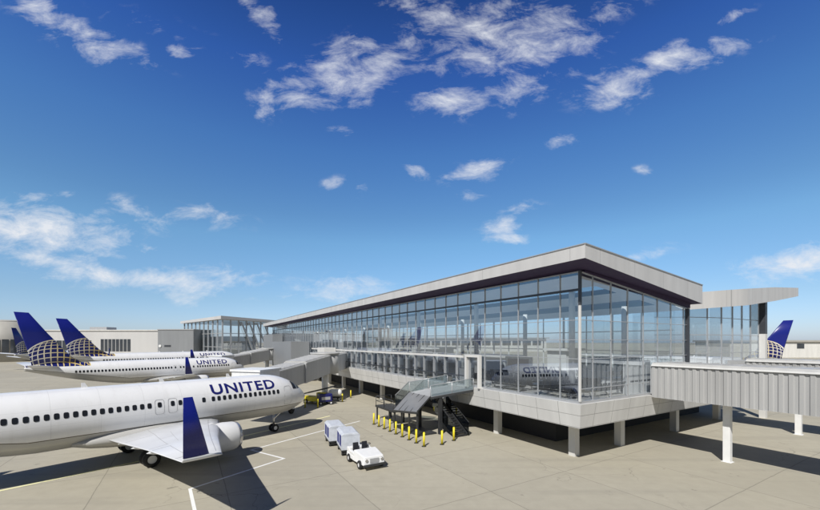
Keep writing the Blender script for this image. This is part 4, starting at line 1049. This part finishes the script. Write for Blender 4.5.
# warp
wn = N(nt, 'ShaderNodeTexNoise'); wn.inputs['Scale'].default_value = 5; wn.inputs['Detail'].default_value = 4; lk(nt, P2, wn.inputs['Vector'])
ws = N(nt, 'ShaderNodeSeparateXYZ'); lk(nt, wn.outputs['Color'], ws.inputs[0])
Uw = mth(nt, 'ADD', U_, mth(nt, 'MULTIPLY_ADD', ws.outputs[0], .14, -.07)); Vw = mth(nt, 'ADD', V_, mth(nt, 'MULTIPLY_ADD', ws.outputs[1], .10, -.05))
CL = [  # centre px, half sizes px, tilt (deg, positive = rising to the right), strength
    (50, 16, 38, 12, -30, 1.0), (100, 42, 42, 9, -22, 1.0), (180, 50, 16, 7, -5, .75), (262, 14, 28, 8, -40, .75), (150, 22, 46, 8, -14, .35),
    (270, 98, 18, 9, 50, .95), (305, 86, 40, 12, 14, 1.0), (350, 68, 46, 22, 18, 1.1), (390, 55, 30, 16, 30, .8), (245, 60, 22, 8, -10, .45),
    (485, 38, 60, 34, 10, .9), (430, 12, 46, 12, -10, .65), (540, 36, 48, 30, 20, .8), (455, 100, 30, 11, 5, 1.0), (600, 8, 60, 12, 15, .55), (520, 85, 34, 16, 0, .7),
    (610, 82, 34, 16, 10, 1.1), (665, 66, 66, 10, 18, 1.1), (733, 14, 16, 5, 30, .7),
    (480, 168, 28, 8, 12, 1.0), (467, 193, 12, 4, 0, .8), (416, 174, 8, 6, 0, .9), (500, 227, 16, 11, 10, 1.0), (505, 241, 20, 5, 0, 1.0), (522, 207, 20, 6, 10, .6), (556, 142, 13, 7, 10, .7),
    (345, 128, 12, 5, 0, .55), (335, 179, 9, 5, 0, .7), (358, 187, 9, 8, -30, .45), (646, 175, 8, 4, 0, .6), (690, 272, 28, 6, 10, .45), (650, 256, 26, 5, 10, .5),
    (24, 226, 68, 19, -6, 1.4), (80, 266, 84, 8, -13, 1.4), (160, 277, 80, 8, -2, 1.3), (40, 193, 34, 4, -5, .7), (140, 212, 28, 9, -14, .8), (205, 217, 36, 10, -8, .75), (146, 244, 18, 5, 0, .6), (262, 275, 14, 4, 0, .5), (285, 296, 30, 4, 5, .5),
    (352, 290, 36, 9, -4, .9), (805, 265, 46, 12, 8, 1.35), (750, 275, 34, 6, 12, .5), (905, 250, 40, 14, 5, .8), (-110, 240, 60, 20, 0, .9)]
tot = None
for (cx, cy, ax_, by_, tl, stg) in CL:
    u0, v0 = (cx - 410) / 375, (342 - cy) / 375; a_, b_ = ax_ / 375, by_ / 375; ct, stt = math.cos(R(tl)), math.sin(R(tl))
    du = mth(nt, 'SUBTRACT', Uw, u0); dvv = mth(nt, 'SUBTRACT', Vw, v0)
    p_ = mth(nt, 'ADD', mth(nt, 'MULTIPLY', du, ct / a_), mth(nt, 'MULTIPLY', dvv, stt / a_))
    q_ = mth(nt, 'ADD', mth(nt, 'MULTIPLY', du, -stt / b_), mth(nt, 'MULTIPLY', dvv, ct / b_))
    r2 = mth(nt, 'ADD', mth(nt, 'MULTIPLY', p_, p_), mth(nt, 'MULTIPLY', q_, q_))
    gsn = mth(nt, 'MULTIPLY', mth(nt, 'EXPONENT', mth(nt, 'MULTIPLY', r2, -.6)), stg)
    tot = gsn if tot is None else mth(nt, 'MAXIMUM', tot, gsn)
mp = N(nt, 'ShaderNodeMapping'); mp.inputs['Scale'].default_value = (1.0, 2.1, 1); mp.inputs['Rotation'].default_value = (0, 0, R(-16)); lk(nt, P2, mp.inputs['Vector'])
nz = N(nt, 'ShaderNodeTexNoise'); nz.inputs['Scale'].default_value = 8.5; nz.inputs['Detail'].default_value = 10; nz.inputs['Roughness'].default_value = .68; nz.inputs['Distortion'].default_value = .35
lk(nt, mp.outputs[0], nz.inputs['Vector'])
dens = mth(nt, 'ADD', tot, mth(nt, 'MULTIPLY_ADD', nz.outputs['Fac'], 3.8, -2.05))
dens = mth(nt, 'POWER', ramp(nt, dens, .16, 1.55), 1.2)
dens = mth(nt, 'MULTIPLY', dens, mth(nt, 'GREATER_THAN', sx.outputs['Y'], .03))
dens = mth(nt, 'MULTIPLY', mth(nt, 'MULTIPLY', dens, .92), ramp(nt, tot, .06, .34))
hs = N(nt, 'ShaderNodeHueSaturation'); hs.inputs['Saturation'].default_value = 1.0; hs.inputs['Value'].default_value = 1.0; lk(nt, sky.outputs[0], hs.inputs['Color'])
rp = N(nt, 'ShaderNodeValToRGB'); el = rp.color_ramp.elements     # deep blue overhead, zenith darkened to deepen shadows, pale at the horizon
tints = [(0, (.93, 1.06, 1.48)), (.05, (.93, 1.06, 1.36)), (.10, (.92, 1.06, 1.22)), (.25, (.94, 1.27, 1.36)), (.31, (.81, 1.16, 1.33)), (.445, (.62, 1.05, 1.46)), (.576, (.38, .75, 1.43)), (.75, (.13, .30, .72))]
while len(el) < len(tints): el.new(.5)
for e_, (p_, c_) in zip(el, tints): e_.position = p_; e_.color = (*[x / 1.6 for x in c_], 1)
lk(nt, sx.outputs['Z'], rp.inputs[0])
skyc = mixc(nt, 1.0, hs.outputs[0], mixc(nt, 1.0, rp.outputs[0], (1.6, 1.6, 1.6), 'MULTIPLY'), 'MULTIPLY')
bk_ = N(nt, 'ShaderNodeMapRange'); lk(nt, sx.outputs['Y'], bk_.inputs['Value'])  # sky dimmed behind the camera to darken the shadows
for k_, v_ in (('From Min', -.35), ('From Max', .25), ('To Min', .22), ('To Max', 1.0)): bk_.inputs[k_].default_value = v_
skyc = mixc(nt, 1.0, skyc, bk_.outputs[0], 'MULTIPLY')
cc = mixc(nt, dens, skyc, (8.3, 8.5, 8.9))
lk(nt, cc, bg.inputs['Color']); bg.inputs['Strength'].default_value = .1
lk(nt, bg.outputs[0], out.inputs['Surface'])

# ------------------------------------------------------------------ render settings
vs = scn.view_settings; vs.view_transform = 'Standard'; vs.look = 'None'; vs.exposure = 0; vs.gamma = 1; vs.use_curve_mapping = False
scn.cycles.max_bounces = 10; scn.cycles.transparent_max_bounces = 24; scn.cycles.glossy_bounces = 5
